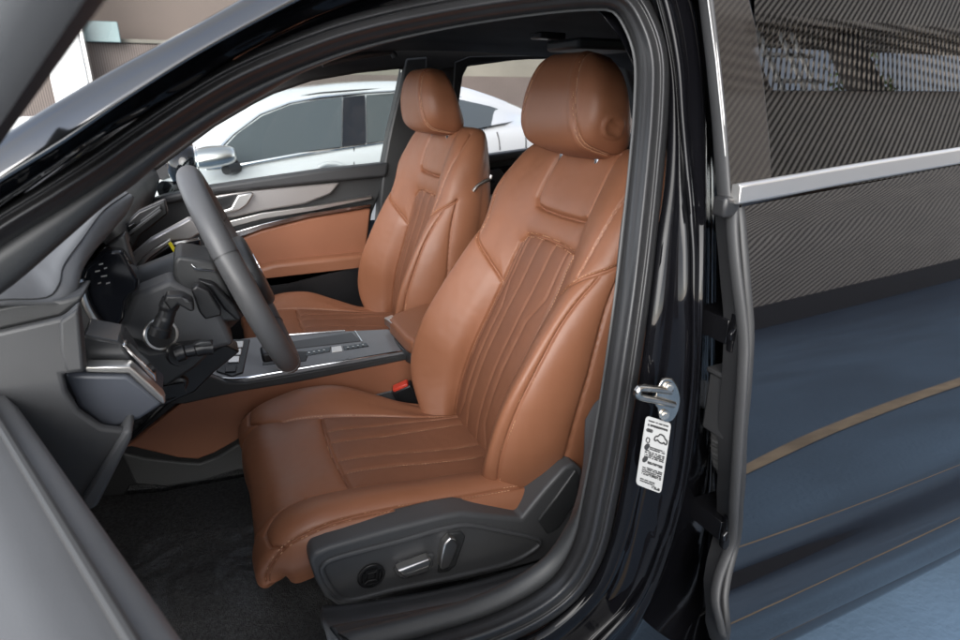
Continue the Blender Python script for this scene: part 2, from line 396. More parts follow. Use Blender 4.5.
q.tube([WG(a, b, .018) for a, b in [(206, 168), (240, 165), (262, 161), (300, 154), (341, 148.3), (400, 139.5), (445, 133), (480, 129.5), (526, 119)]], .011, 8)
q.build('window_trim', CHROME, wc)
q = MB()
q.tube([WG(a, b, .001) for a, b in [(203, 162), (215, 147), (233, 128), (260, 108), (290, 98), (320, 93), (345, 91), (400, 87.5), (445, 90), (490, 99), (530, 114)]], .006, 6)
q.tube([WG(a, b, .002) for a, b in [(353, 93), (353.5, 120), (354, 146), (354, 165), (354, 200)]], .005, 6)
q.tube([WG(a, b, .002) for a, b in [(497, 132), (499, 140), (500, 150)]], .005, 6)
q.tube([WG(a, b, .002) for a, b in [(524, 127), (526, 140), (526, 150)]], .005, 6)
q.build('shut_line', BLACKP, wc)
# door handle and mirror
q = MB(); q.tube([WG(a, b, .03) for a, b in [(318, 167), (326, 163.5), (336, 163.5), (342, 165)]], .014, 8); q.build('door_handle', WHITEC, wc)
m_c = P(213, 158, y=YW-.17)
prof = []
mb = MB(); g = []
for t, s_ in ((-1, .35), (-.9, .7), (-.6, .95), (0, 1.0), (.6, .9), (.92, .7), (1, .4)):
    g.append([m_c+np.array([t*.13, .10*s_*math.cos(a), .072*s_*math.sin(a)*(1 if math.sin(a) > 0 else .8)+.012*t]) for a in np.linspace(0, 2*math.pi, 20, endpoint=False)])
mb.grid(g, cv=True); nn = len(mb.v); mb.f.append(tuple(range(20))); mb.m.append(0); mb.f.append(tuple(range(nn-20, nn))); mb.m.append(0)
mb.build('side_mirror', ALU, wc, sub=1, ang=60)
mb = MB(); mb.tube([P(226, 170, y=YW-.10), P(236, 167, y=YW+.0)], [.03, .04], 10); mb.tube([P(193, 166, y=YW-.17), P(238, 161, y=YW-.17)], .010, 8); mb.build('mirror_foot', BLACKP, wc)
# wheels
for px_ in (-.95, 1.9):
    cpos = np.array([px_, YW+.06, Z0+.34]); q = MB(); q.disc(cpos, (0, 1, 0), .34, .22, 40); tw = q.build('tyre', RUBBER_D, wc)
    q = MB(); q.disc(cpos-np.array([0, .012, 0]), (0, 1, 0), .24, .02, 40, rin=.19)
    for k in range(10):
        a = k*math.pi/5; q.box(cpos+np.array([.12*math.cos(a), -.004, .12*math.sin(a)]), (.10, .006, .014), [[math.cos(a), 0, math.sin(a)], [0, 1, 0], [-math.sin(a), 0, math.cos(a)]])
    q.build('rim', ALU, tw)

# ================================================================== BLACK CAR: SHELL
car = thing('car', (0, .9, Z0), 'black car with its front door open, showing a brown leather cabin', 'car')

# rails that run along the open door's frame: bonnet end -> windscreen pillar -> roof -> centre pillar -> sill
K_ridge = [(-70, 275), (0, 228), (52, 196), (103, 163), (143, 135), (233, 79), (320, 42), (373, 26), (453, 9), (533, -3), (590, -8), (617, -6), (631, 4), (643, 25), (650, 45), (653, 65), (652, 110), (648, 160), (642, 220), (634, 290), (624, 360), (613, 430), (601, 495), (588, 550), (568, 585), (543, 606), (500, 628), (440, 648), (370, 668)]
def offs(pts, d):                    # a rail drawn beside another one, d wide (towards the outside of the opening)
    p = np.array(pts, float); out = []
    for i in range(len(p)):
        t = p[min(i+1, len(p)-1)]-p[max(i-1, 0)]; t /= np.linalg.norm(t)
        out.append(p[i]+np.array([t[1], -t[0]])*d)
    return out
def rail(pts, off): return [T(a, b, off) for a, b in pts]
K_trim = [(-70, 330), (0, 292), (60, 243), (107, 203), (135, 183), (165, 158), (214, 123), (255, 99), (300, 74), (345, 56), (400, 39), (470, 22), (540, 10), (600, 4), (616, 9), (628, 25), (636, 45), (638, 65), (635, 120), (628, 180), (619, 240), (616, 300), (616, 370), (607, 415), (593, 465), (573, 515), (548, 556), (515, 580), (470, 600), (420, 614), (340, 634)]

q = MB()
q.grid(loft([rail(offs(K_ridge, -17), .075), rail(offs(K_ridge, -10), .058), rail(offs(K_ridge, -6), .054), rail(K_ridge, .044), rail(offs(K_ridge, 5), .052), rail(offs(K_ridge, 7.5), .056), rail(offs(K_ridge, 10), .050), rail(offs(K_ridge, 14), .056), rail(offs(K_ridge, 17), .075)], 220, 4))
q.build('door_seal', RUBBER, car, ang=0)

# inner trim between seal and cabin: windscreen pillar, roof edge, centre pillar foot
q = MB()
q.grid(loft([rail(offs(K_ridge, -16), .072), rail(offs(K_ridge, -19), .070), rail(K_trim, .085), rail(offs(K_trim, 2), .13)], 160, 4))
q.build('pillar_trim', GREY_D, car, ang=0)

# painted shell outside the seal
K_o0 = offs(K_ridge, 15)
A_line = [(-70, 258), (0, 206), (50, 172), (100, 137), (187, 86), (253, 44), (320, 13), (380, -8), (460, -25), (540, -40), (600, -48)]
A_band1 = [(-70, 228), (0, 182), (60, 145), (133, 95), (200, 53), (293, 3), (370, -34), (450, -60), (540, -80), (600, -90)]
A_band0 = [(-70, 186), (5, 134), (77, 89), (160, 44), (237, 1), (300, -35), (380, -75), (460, -105), (540, -125), (600, -135)]
q = MB()
q.grid(loft([[T(a, b, .09) for a, b in K_o0[:18]], LT(offs(A_line, -3), .075), LT(A_line, .055), LT(offs(A_line, 3), .06), LT(offs(A_band1, -3), .035), LT(A_band1, .012)], 120, 4))
top = LT(A_band0, .03); top2 = [p+np.array([0.0, .02, -.006]) for p in top]; top3 = [p+np.array([0.0, .08, -.05]) for p in top]
q2_ = len(q.f); q.grid(loft([LT(A_band1, .012), [a*.5+c*.5+np.array([0, -.003, .001]) for a, c in zip(catmull(LT(A_band1, .012), 11), catmull(top, 11))], list(catmull(top, 11)), list(catmull(top2, 11)), list(catmull(top3, 11))], 120, 5))
q.m = [1 if i >= q2_ else 0 for i in range(len(q.f))]
q.build('windscreen_pillar', [PAINT2, mat('sky_boosted_black_paint', (.01, .01, .01), .10, ior=2.5, noise=(14, .3))], car, ang=0)  # same black paint; upper band's reflectivity raised to brighten the mirrored sky

# centre pillar, painted, with its stepped flanges and the hollow where the rear door hangs
B0 = [(640, -40), (654, 0), (666, 60), (667, 120), (664, 180), (656, 240), (649, 300), (640, 370), (630, 430), (620, 493), (606, 550), (584, 590), (545, 624), (500, 645), (440, 668)]
B1 = [(644, -40), (657, 0), (671, 60), (676, 120), (676, 180), (672, 240), (668, 300), (660, 370), (650, 430), (638, 493), (622, 550), (600, 600), (560, 640), (520, 665), (470, 690)]
B2 = [(650, -40), (664, 0), (677, 60), (682, 120), (687, 180), (692, 240), (692.5, 300), (692, 370), (687, 430), (677, 493), (660, 548), (636, 600), (600, 640), (560, 675), (510, 705)]
B2b = [(655, -40), (672, 0), (684, 60), (687, 120), (692, 180), (696, 240), (695.5, 300), (695, 370), (690, 430), (680, 493), (663, 550), (640, 603), (606, 645), (566, 682), (516, 712)]
B3 = [(672, -40), (690, 0), (700, 60), (704, 120), (705, 180), (704, 240), (702, 300), (699, 370), (694, 430), (684, 493), (668, 553), (647, 607), (620, 655), (590, 700), (540, 740)]
B4 = [(684, -40), (700, 0), (708, 60), (711, 120), (712, 180), (712, 240), (712, 300), (712, 370), (712, 430), (712, 493), (706, 553), (702, 607), (700, 655), (690, 700), (650, 740)]
q = MB()
q.grid(loft([LT(B0, .085), LT(offs(B0, 2), .07), LT(B1, .060), LT(offs(B1, 2), .064), LT(offs(B2, -3), .056), LT(B2, .044), LT(B2b, .045), LT(offs(B2b, 3), .052), LT(B3, .046), LT(offs(B3, 2), .06), LT(B4, .13), LT(offs(B4, 40), .14)], 140, 5))
q.build('centre_pillar', PAINT2, car, ang=0)
q = MB()   # rear door hinges, wiring boot in the hollow
def hinge(px, py):
    c = T(px, py, .062); q.box(c, (.022, .030, .016)); q.tube([c+np.array([-.012, -.036, -.024]), c+np.array([-.012, -.036, .026])], .010, 14); q.disc(c+np.array([-.02, -.036, 0]), (0, -1, 0), .009, .006, 6)
hinge(722, 322); q.build('door_hinge', GLOSSB, car, bevel=.003); q = MB(); hinge(716, 515); q.build('door_hinge', GLOSSB, car, bevel=.003)
q = MB(); c = T(724, 404, .045); q.box(c, (.013, .02, .042)); q.box(c+np.array([0, 0, .044]), (.016, .024, .004)); bx = q.build('cable_box', mat('cable_box_grey', (.03, .03, .031), .45), car, bevel=.003)
q = MB(); pth = catmull([T(724, 420, .047), T(722, 440, .05), T(724, 462, .05), T(733, 478, .05)], 60)
q.tube(pth, [.012+.0035*math.sin(i*1.7) for i in range(60)], 14); q.build('cable_boot', mat('cable_boot_rubber', (.05, .05, .05), .4), car)

# striker and the white plate
s0 = T(657, 392, .040)
nS = np.cross(T(672, 392, .034)-T(646, 392, .047), T(657, 402, .04)-T(657, 382, .04)); nS /= np.linalg.norm(nS)
if nS[1] > 0: nS = -nS
q = MB()
out = [T(a, b, .046)+nS*.016 for a, b in [(657, 373), (664, 371), (669, 374), (674, 384), (675, 394), (672, 406), (667, 413), (661, 414), (655, 409), (653, 400), (650, 396), (651, 388)]]
q.prism(list(catmull(out, 36, True)), nS*.005)
st = q.build('door_striker', STEEL, car, bevel=.0012)
q = MB()
for px, py in ((663, 379), (659, 406)):
    q = MB(); c = T(px, py, .046)+nS*.021; q.disc(c, nS, .0062, .003, 24); q.disc(c+nS*.003, nS, .0034, .002, 6); q.build('bolt', STEEL, st)
q = MB(); a, b_ = T(666, 385, .044)+nS*.017, T(669, 398, .044)+nS*.017
tip = T(638, 391, .02)
q.tube(catmull([a, a*.45+tip*.55+np.array([0, 0, .003]), tip+np.array([0, 0, .002]), tip-np.array([0, 0, .005]), b_*.5+tip*.5-np.array([0, 0, .003]), b_], 50), .0045, 14)
q.build('loop', STEEL, st)

# information label on the pillar
LC = [T(a, b, .036) for a, b in [(646, 415.5), (671, 423), (660.5, 493.5), (635.5, 484)]]
LN = np.cross(LC[1]-LC[0], LC[3]-LC[0]); LN /= np.linalg.norm(LN)
if LN[1] > 0: LN = -LN
nS_strike = nS; nS = LN
def pq(u, v, off): return (LC[0]*(1-u)+LC[1]*u)*(1-v)+(LC[3]*(1-u)+LC[2]*u)*v
LOF = .034
q = MB(); r_ = .06
oc = []
for cx, cy, a0 in ((1-r_*2, r_, -90), (1-r_*2, 1-r_, 0), (r_*2, 1-r_, 90), (r_*2, r_, 180)):
    for k in range(5): oc.append((cx+r_*2*math.cos(R(a0+k*22.5)), cy+r_*math.sin(R(a0+k*22.5))))
q.prism([pq(u, v, LOF) for u, v in oc], nS*.0008)
lab = q.build('information_label', LABELW, car, label if False else 0)
q = MB()
def ink(u0, u1, v0, v1):
    q.prism([pq(u, v, LOF)+nS*.0009 for u, v in ((u0, v0), (u1, v0), (u1, v1), (u0, v1))], nS*.0002)
rng = np.random.RandomState(5)
def inkline(u0, u1, v, h, dens=.62):
    u = u0
    while u < u1-.01:
        wd = .012+.022*rng.rand()
        if rng.rand() < dens: ink(u, min(u+wd, u1), v, v+h*(.95+.35*rng.rand()))
        u += wd+.006
inkline(.10, .92, .045, .018, .9); inkline(.10, .92, .095, .026, .95)
for k in range(3): 
    pass
for (u0, u1, vs, d) in ((.30, .92, (.40, .425, .47, .495, .52, .545), .75), (.30, .92, (.70, .725, .755, .78, .80), .7), (.12, .70, (.88, .91), .8), (.60, .92, (.935, .955), .6), (.30, .9, (.61, .628), .8), (.14, .30, (.455, .485, .52, .55, .71, .74, .77, .80), .8)):
    for v in vs: inkline(u0, u1, v, .017, d+.12)
q.build('print', INK, lab, weld=False, ang=0)
q = MB()    # car outline, two dots and small pictograms
def outl(pts, wd=.0009, closed=True): q.tube([pq(u, v, LOF)+nS*.0012 for u, v in catmull(pts, 40, closed)], wd*1.15, 6, closed=closed)
outl([(.42, .27), (.47, .235), (.55, .225), (.60, .195), (.76, .20), (.84, .235), (.92, .255), (.93, .295), (.84, .30), (.80, .285), (.75, .305), (.58, .29), (.54, .275), (.49, .295), (.43, .29)])
for v in (.415, .60): q.disc(pq(.19, v, LOF)+nS*.0008, nS, .0042, .0006, 18)
outl([(.13, .30), (.24, .30), (.24, .345), (.13, .345)], .0006)
for k in range(4): outl([(.12+.05*k+.035*math.cos(a), .185+.018*math.sin(a)) for a in np.linspace(0, 6.283, 9)[:-1]], .0006)
q.build('pictogram', INK, lab)

# ------------------------------------------------------------------ rear door (shut)
def rd_y(z):                        # section of the door skin, from the window line to the sill
    zz = [.20, .27, .33, .36, .41, .45, .54, .565, .62, .68, .76, .82, .88, .94, .985, 1.02, 1.06, 1.10]
    yy = [.05, .030, .014, .004, -.006, -.012, .024, .024, .014, .006, .006, .009, .017, .030, .043, .055, .074, .10]
    return float(np.interp(z, zz, yy))
_zz = np.linspace(.2, 1.1, 91)
_c = catmull([(z, rd_y(z)) for z in [.20, .27, .33, .36, .41, .45, .54, .565, .62, .68, .76, .82, .88, .94, .985, 1.02, 1.06, 1.10]], 200)
RDY = np.interp(_zz, _c[:, 0], _c[:, 1])
def RD(px, py, off=0.0):
    d = ray(px, py); y = 0.03
    for _ in range(50):
        p = CAM+d*((y-CAM[1])/d[1]); y = .5*y+.5*(float(np.interp(p[2], _zz, RDY))+off)
    return CAM+d*((y-CAM[1])/d[1])
rear_door = part('rear_door', car)
front_edge = [RD(a, b) for a, b in [(738, 207), (741, 240), (745, 290), (748, 330), (746, 380), (741, 440), (738, 500), (734, 545), (726, 578), (723, 600), (725, 632), (727, 660), (729, 690)]]
fe = catmull(front_edge, 60)
fz = fe[:, 2][::-1]; fx = fe[:, 0][::-1]
zt_, zb_ = fe[0, 2], .352
def belt_z(x): return fe[0, 2] + (x-fe[0, 0])*.075
zs = 1-np.linspace(0, 1, 110)
XEND = 1.15
g = []
for s in zs:
    row = []
    for k in range(50):
        x_f = None
        zf = zb_+(zt_-zb_)*s
        x0 = float(np.interp(zf, fz, fx))
        x = x0+(XEND-x0)*(k/49.0)**1.3
        z = zf+(s**2)*(belt_z(x)-zt_)
        zr = zf
        bulge = 0.010*math.sin(math.pi*min(max((x+.2)/1.35, 0), 1))
        row.append((x, float(np.interp(zr, _zz, RDY))-bulge+.006*max(0, .06-(x-x0))/.06*0, z))
    g.append(row)
q = MB()
inn = [[(r[0][0]-.002, r[0][1]+.006, r[0][2]) for r in g], ]
edge = []
for r in g:
    p = np.array(r[0]); edge.append([p+np.array([.0, .040, 0]), p+np.array([-.002, .012, 0]), p+np.array([-.001, .004, 0])])
full = [edge[i]+[np.array(v) for v in g[i]] for i in range(len(g))]
q.grid(full)
q.m = [1 if (i % (len(full[0])-1)) < 4 else 0 for i in range(len(q.f))]
q.build('door_panel', [PAINT, RUBBER_D], rear_door, ang=0)
# rocker below the door
q = MB(); rk = []
for z, y in ((.348, .04), (.346, .018), (.335, .014), (.305, .016), (.288, .026), (.280, .05), (.278, .2)):
    rk.append([(x, y-.010*math.sin(math.pi*min(max((x+.2)/1.35, 0), 1)), z+.02*max(x, 0)) for x in np.linspace(-.05, XEND, 30)])
q.grid(loft(rk, 30, 3)); q.build('sill_panel', PAINT, car, ang=0)
# soft edge strip along the leading edge of the door
def fsec(w_, h_): return [(w_*math.cos(a), h_*math.sin(a)) for a in np.linspace(0, 2*math.pi, 16, endpoint=False)]
q = MB(); strip_px = [(733, 203), (732, 222), (734, 255), (738, 290), (742, 322), (743.5, 345), (742, 380), (738, 440), (734, 500), (730, 545), (718, 578), (715, 600), (719, 620), (722, 634)]
sp = catmull([RD(a, b, -.002) for a, b in strip_px], 90)
q.tube(sp, 1.0, prof=fsec(.0046, .008), up=(0, 1, 0)); q.build('edge_seal', RUBBER_S, rear_door, ang=0)
# window glass, dark front cover, frame strip, bright belt moulding
def WY(px, py, off=0.0):            # leaning plane of the side window
    d = ray(px, py); n = np.array([0, 1, -.34]); o = np.array([0, .055+off, 1.06])
    return CAM+d*(((o-CAM)@n)/(d@n))
q = MB(); gl = [WY(a, b, .012) for a, b in [(750, -60), (1130, -60), (1130, 140), (960, 166), (768, 199)]]
q.prism(gl, (0, .004, 0)); q.build('window_glass', TINT, rear_door)
q = MB(); q.prism([WY(a, b, .002) for a, b in [(703, -60), (734, -60), (745, -20), (757, 30), (765, 90), (770, 140), (773, 197), (731, 204), (726, 140), (720, 80), (712, 0)]], (0, .012, 0))
GB2 = mat('gloss_black_cover', (.012, .010, .009), .04, ior=2.1)
q.build('pillar_cover', GB2, rear_door, bevel=.0015)
q = MB(); q.tube([WY(a, b, .012) for a, b in [(699, -50), (706, 0), (713, 60), (719, 120), (723, 180), (724.5, 197), (725, 204)]], 1.0, prof=fsec(.0042, .010), up=(0, 1, 0)); q.build('frame_seal', RUBBER_S, rear_door, ang=0)
q = MB(); q.tube([WY(a, b, .004) for a, b in [(701, -50), (708, 0), (716, 60), (722, 120), (726, 160), (729, 194)]], .0009, 8); q.build('frame_bead', ALU, rear_door)
q = MB(); bpth = [WY(a, b, -.004) for a, b in [(735, 194), (770, 188), (850, 173.5), (960, 155), (1060, 138), (1130, 127)]]
q.tube(catmull(bpth, 40), 1.0, prof=[(.0, -.0115), (.004, -.0115), (.007, -.009), (.007, .009), (.004, .0115), (0, .0115), (-.006, .010), (-.006, -.010)], up=(0, 0, 1))
q.build('belt_moulding', ALU_W, rear_door, bevel=.001)
q = MB(); q.tube(catmull([RD(a, b, .004) for a, b in [(738, 209), (770, 203), (850, 188), (960, 169), (1060, 153), (1130, 142)]], 40), 1.0, prof=[(0, -.010), (.005, -.009), (.005, .009), (0, .010), (-.012, .010), (-.012, -.010)], up=(0, 0, 1)); q.build('belt_seal', GB2, rear_door)
q = MB(); c = RD(726, 206, -.002); q.box(c, (.012, .010, .012)); q.build('corner_cap', RUBBER, rear_door, bevel=.004)

# bonnet and front wing, ahead of the open door
q = MB(); q.grid([[(x, y, .93-.13*((-1.16-x)/1.0)**2+.05*math.sin(math.pi*(y-.06)/1.68)-.02*abs((y-.9)/.84)**4) for y in np.linspace(.06, 1.74, 24)] for x in np.linspace(-1.16, -2.15, 20)]); q.build('bonnet', PAINT, car, ang=0, solid=.012)
q = MB(); wing = [(-1.16, .90), (-2.15, .78), (-2.3, .60), (-2.3, .35), (-2.05, .33)]+[(-1.72+.36*math.cos(a), .40+.36*math.sin(a)) for a in np.linspace(0.1, math.pi-.1, 14)][::-1]+[(-1.16, .35)]
q.prism([(x, .02, z) for x, z in wing], (0, .04, 0)); q.build('front_wing', PAINT, car, bevel=.012, seg=3)
q = MB(); q.disc((-1.72, .05, Z0+.33), (0, 1, 0), .33, .22, 40); wh = q.build('front_wheel', RUBBER_D, car); q = MB(); q.disc((-1.72, .045, Z0+.33), (0, -1, 0), .24, .01, 40, rin=.19)
for k in range(10):
    a = k*math.pi/5; q.box((-1.72+.11*math.cos(a), .042, Z0+.33+.11*math.sin(a)), (.11, .006, .016), [[math.cos(a), 0, math.sin(a)], [0, 1, 0], [-math.sin(a), 0, math.cos(a)]])
q.build('rim', ALU, wh)

# roof side, rear pillar and quarter panel behind the rear door
ra_, rb_ = WY(680, -62), WY(1135, -62); rc_ = WY(1135, 128)
q = MB(); q.prism([ra_+np.array([-.05, 0, -.004]), rb_+np.array([.5, .02, -.06]), rb_+np.array([.5, .05, .0]), ra_+np.array([-.05, .03, .07])], (0, .05, 0)); q.build('roof_side', PAINT, car, bevel=.01, seg=3)
q = MB(); q.prism([rb_+np.array([-.012, .004, .0]), rb_+np.array([.5, .03, -.06]), rc_+np.array([.85, 0, .03]), rc_+np.array([-.012, .0, .0])], (0, .04, 0)); q.build('rear_pillar', PAINT, car, bevel=.004)
q = MB(); q.prism([(1.156, .004, .36), (1.156, .004, .95), (1.156, .05, 1.15), (2.15, .10, 1.16), (2.32, .08, .95), (2.3, .06, .40)], (0, .05, 0)); q.build('quarter_panel', PAINT, car, bevel=.01, seg=3)

# ------------------------------------------------------------------ closed-off shell: roof, floor, far side, rear bench
hl = [(-.47, 1.235), (-.40, 1.262), (-.28, 1.278), (0, 1.295), (.4, 1.29), (.8, 1.26), (1.3, 1.15)]
q = MB()
hx = catmull(hl, 30)
g = []
for x, z in hx:
    y0 = side_y(z-.02, .10); g.append([(x, y0+(1.74-y0*1.0-.0-y0+.0)*t*1.0+0.0*t, z+.030*math.sin(math.pi*t)-(0.012 if t in (0, 1) else 0)) for t in np.linspace(0, 1, 16)])
q.grid(g); q.build('headliner', HEAD, car, ang=0, solid=.02, off=1)
q = MB(); g = []
for x, z in hx: 
    y0 = side_y(z, .02); g.append([(x, y0+(1.80-2*y0)*t, z+.035+.05*math.sin(math.pi*t)) for t in np.linspace(0, 1, 16)])
q.grid(g); q.build('roof', PAINT, car, ang=0, solid=.02, off=1)
q = MB(); q.box((.1, .93, .26), (1.2, .80, .02)); q.build('floor_pan', CARPET, car)
q = MB()   # tunnel and front bulkhead
q.prism([(-1.35, .885, .28), (-1.35, 1.04, .28), (-1.35, 1.02, .50), (-1.35, .90, .50)], (2.2, 0, 0)); q.build('tunnel', CARPET, car, bevel=.02)
q = MB(); q.grid([[(-1.10, .1, .30), (-1.10, 1.75, .30)], [(-1.35, .1, .55), (-1.35, 1.75, .55)], [(-1.35, .1, .88), (-1.35, 1.75, .88)]]); q.build('bulkhead', CARPET, car, solid=.02)
# carpet under the driver's feet
q = MB(); g = []
for x in np.linspace(-1.2, -.1, 60):
    g.append([(x, y, .305+.05*max(0, (-x-.85))/.3+.12*max(0, y-.80)+.006*math.sin(9*x+4*y)+.004*math.sin(23*y+5*x)) for y in np.linspace(.14, .87, 44)])
q.grid(g); q.build('carpet', CARPET, car, ang=0)
q = MB()   # far sill, rear bench and parcel shelf, dark
q.box((-.1, 1.68, .42), (1.0, .05, .17)); q.build('far_sill', BLACKP, car, bevel=.02)
q = MB()
q.prism([(.62, .2, .30), (1.15, .2, .30), (1.40, .2, .98), (1.22, .2, 1.0), (1.02, .2, .58), (.62, .2, .56)], (0, 1.45, 0)); q.build('rear_bench', LEATHER_D, car, bevel=.04, seg=4)
q = MB(); q.box((1.75, .9, .95), (.45, .75, .02)); q.build('parcel_shelf', HEAD, car)

# ================================================================== SEATS
def crm(n, m, closed=False):
    """matrix of uniform Catmull-Rom weights: m samples over n control values (parameter = control index)"""
    A = np.zeros((m, n)); tt = np.linspace(0, n if closed else n-1, m, endpoint=not closed)
    for r, t in enumerate(tt):
        i = int(min(math.floor(t), (n-1) if closed else n-2)); f = t-i
        wts = (-.5*f+f*f-.5*f**3, 1-2.5*f*f+1.5*f**3, .5*f+2*f*f-1.5*f**3, -.5*f*f+.5*f**3)
        for k, wt in zip((i-1, i, i+1, i+2), wts):
            if closed: A[r, k % n] += wt
            elif k < 0: A[r, 0] += 2*wt; A[r, 1] -= wt
            elif k > n-1: A[r, n-1] += 2*wt; A[r, n-2] -= wt
            else: A[r, k] += wt
    return A
def upholstery(name, ctrl, vknots, parent, seams, stitched, center=None, closed=True, nr=420, nc=470, caps=True, mats=None, puff=.0058, gd=.0058, gw=.0026):
    """ctrl rows x columns x 3. seams: polylines in (column, v); stitched: indexes of seams that carry visible thread; center: test (c, v) -> perforated leather"""
    ctrl = np.array(ctrl); nR, nC = ctrl.shape[:2]
    A = crm(nR, nr); B = crm(nC, nc, closed)
    S = np.einsum('ri,ijk->rjk', A, ctrl); S = np.einsum('cj,rjk->rck', B, S)
    rp = np.linspace(0, nR-1, nr); cp = np.linspace(0, nC if closed else nC-1, nc, endpoint=not closed)
    vv = np.interp(rp, np.arange(nR), vknots)
    def at(c, v):
        r = np.interp(v, vknots, np.arange(nR))*(nr-1)/(nR-1); cc = (c % nC)*nc/nC if closed else c*(nc-1)/(nC-1)
        r = min(max(r, 0), nr-1.001); i = int(r); j = int(cc); fr, fc = r-i, cc-j; j2 = (j+1) % nc if closed else min(j+1, nc-1)
        return (S[i, j]*(1-fr)*(1-fc)+S[i+1, j]*fr*(1-fc)+S[i, j2]*(1-fr)*fc+S[i+1, j2]*fr*fc)
    # normals
    du = np.roll(S, -1, 1)-np.roll(S, 1, 1) if closed else np.gradient(S, axis=1)
    dv = np.gradient(S, axis=0); Nn = np.cross(du, dv); Nn /= np.linalg.norm(Nn, axis=2, keepdims=True)+1e-12
    mid = S.mean((0, 1))
    if ((S-mid)*Nn).sum() < 0: Nn = -Nn
    dist = np.full((nr, nc), 1.0); paths = []
    pts = []; 
    for sm in seams:
        sm2, amp = (sm if isinstance(sm, tuple) else (sm, 1.0))
        d = np.array([at(c, v) for c, v in poly(sm2, 500)])
        L_ = np.linalg.norm(np.diff(d, axis=0), axis=1).sum(); d = poly(d, max(int(L_/.002), 8)); paths.append(d)
        pts += [(p, amp) for p in d]
    H = np.zeros((nr, nc)); puffs = np.ones((nr, nc))
    for amp in sorted(set(a for _, a in pts)):
        sub = [p for p, a in pts if a == amp]
        kd = kdtree.KDTree(len(sub))
        for i, p in enumerate(sub): kd.insert(p, i)
        kd.balance()
        dd = np.array([kd.find(p)[2] for p in S.reshape(-1, 3)]).reshape(nr, nc)
        if amp < .55:                 # quilting: a fine, shallow valley
            H += -gd*.42*np.exp(-(dd/.0024)**2) + .0022*(1-np.exp(-dd/.010))
        else:
            H -= gd*amp*np.exp(-(dd/(gw*max(amp, .6)))**2); puffs *= 1-np.exp(-dd/.013)
    H += puff*puffs
    nz = np.array([mnoise.noise(Vector(p)*21)*.0007+mnoise.noise(Vector(p)*58)*.0003 for p in S.reshape(-1, 3)]).reshape(nr, nc)   # slack in the hide
    H += nz*puffs
    S2 = S+Nn*H[..., None]
    q = MB(); q.grid(S2, cv=closed)
    if center is not None:
        mi = []
        for i in range(nr-1):
            for j in range(nc if closed else nc-1):
                mi.append(1 if center(cp[j], vv[i]) else 0)
        q.m = mi
    if caps and closed:
        for i0 in (0, nr-1):
            q.f.append(tuple(i0*nc+k for k in range(nc))); q.m.append(0)
    # thread
    kd = kdtree.KDTree(nr*nc)
    flat = S2.reshape(-1, 3); nf = Nn.reshape(-1, 3)
    for i, p in enumerate(flat): kd.insert(p, i)
    kd.balance()
    for si, offset in stitched:
        d = paths[si]; s = np.concatenate([[0], np.cumsum(np.linalg.norm(np.diff(d, axis=0), axis=1))])
        for t in np.arange(.004, s[-1]-.004, .0062):
            p = np.array([np.interp(t, s, d[:, k]) for k in range(3)]); p2 = np.array([np.interp(t+.002, s, d[:, k]) for k in range(3)])
            _, i, _ = kd.find(p); n_ = nf[i]; tg = p2-p; tg /= np.linalg.norm(tg)+1e-9; sd_ = np.cross(n_, tg)
            p = p+sd_*offset; _, i, _ = kd.find(p); p = flat[i]*.0+p+n_*(np.dot(flat[i]-p, n_)+.0003); sd_ = np.cross(n_, tg)
            q.box(p, (.0020, .00065, .0005), [tg, sd_, n_], 2)
    return q.build(name, mats or [LEATHER, LEATHER_C, THREAD], parent, ang=0, weld=False)

YC = .572
seat = part('seat', car)
B0 = np.array([-0.185, YC, .36]); BV = np.array([0.2, 0, 0.68]); BV /= np.linalg.norm(BV); BN = np.array([-BV[2], 0, BV[0]])
UY = np.array([0, 1.0, 0])
def bring(v, cols, dv=None):
    """cols: half ring (u, w[, extra v]) from the front centre line to the rear centre line"""
    pts = []
    fi = float(np.interp(v, [-.06, .06, .16, .26, .36, .45, .53, .60, .66, .72], [.60, .72, .82, .80, .79, .80, .85, .96, 1.0, 1.05]))
    sh = -.020*float(np.interp(v, [.2, .5], [0, 1]))          # the middle panels sit a little towards the door
    def pt(c, s): 
        e = c[2] if len(c) > 2 else 0; u = c[0]*s
        if s > 0 and c[0] > .12: u *= fi
        if c[0] < .12 and c[1] > -.05: u += sh
        return B0+BV*(v+e)+UY*u+BN*c[1]
    pts = [pt(c, 1) for c in cols]
    oth = [pt(c, -1) for c in cols[1:-1]][::-1]
    return pts+oth
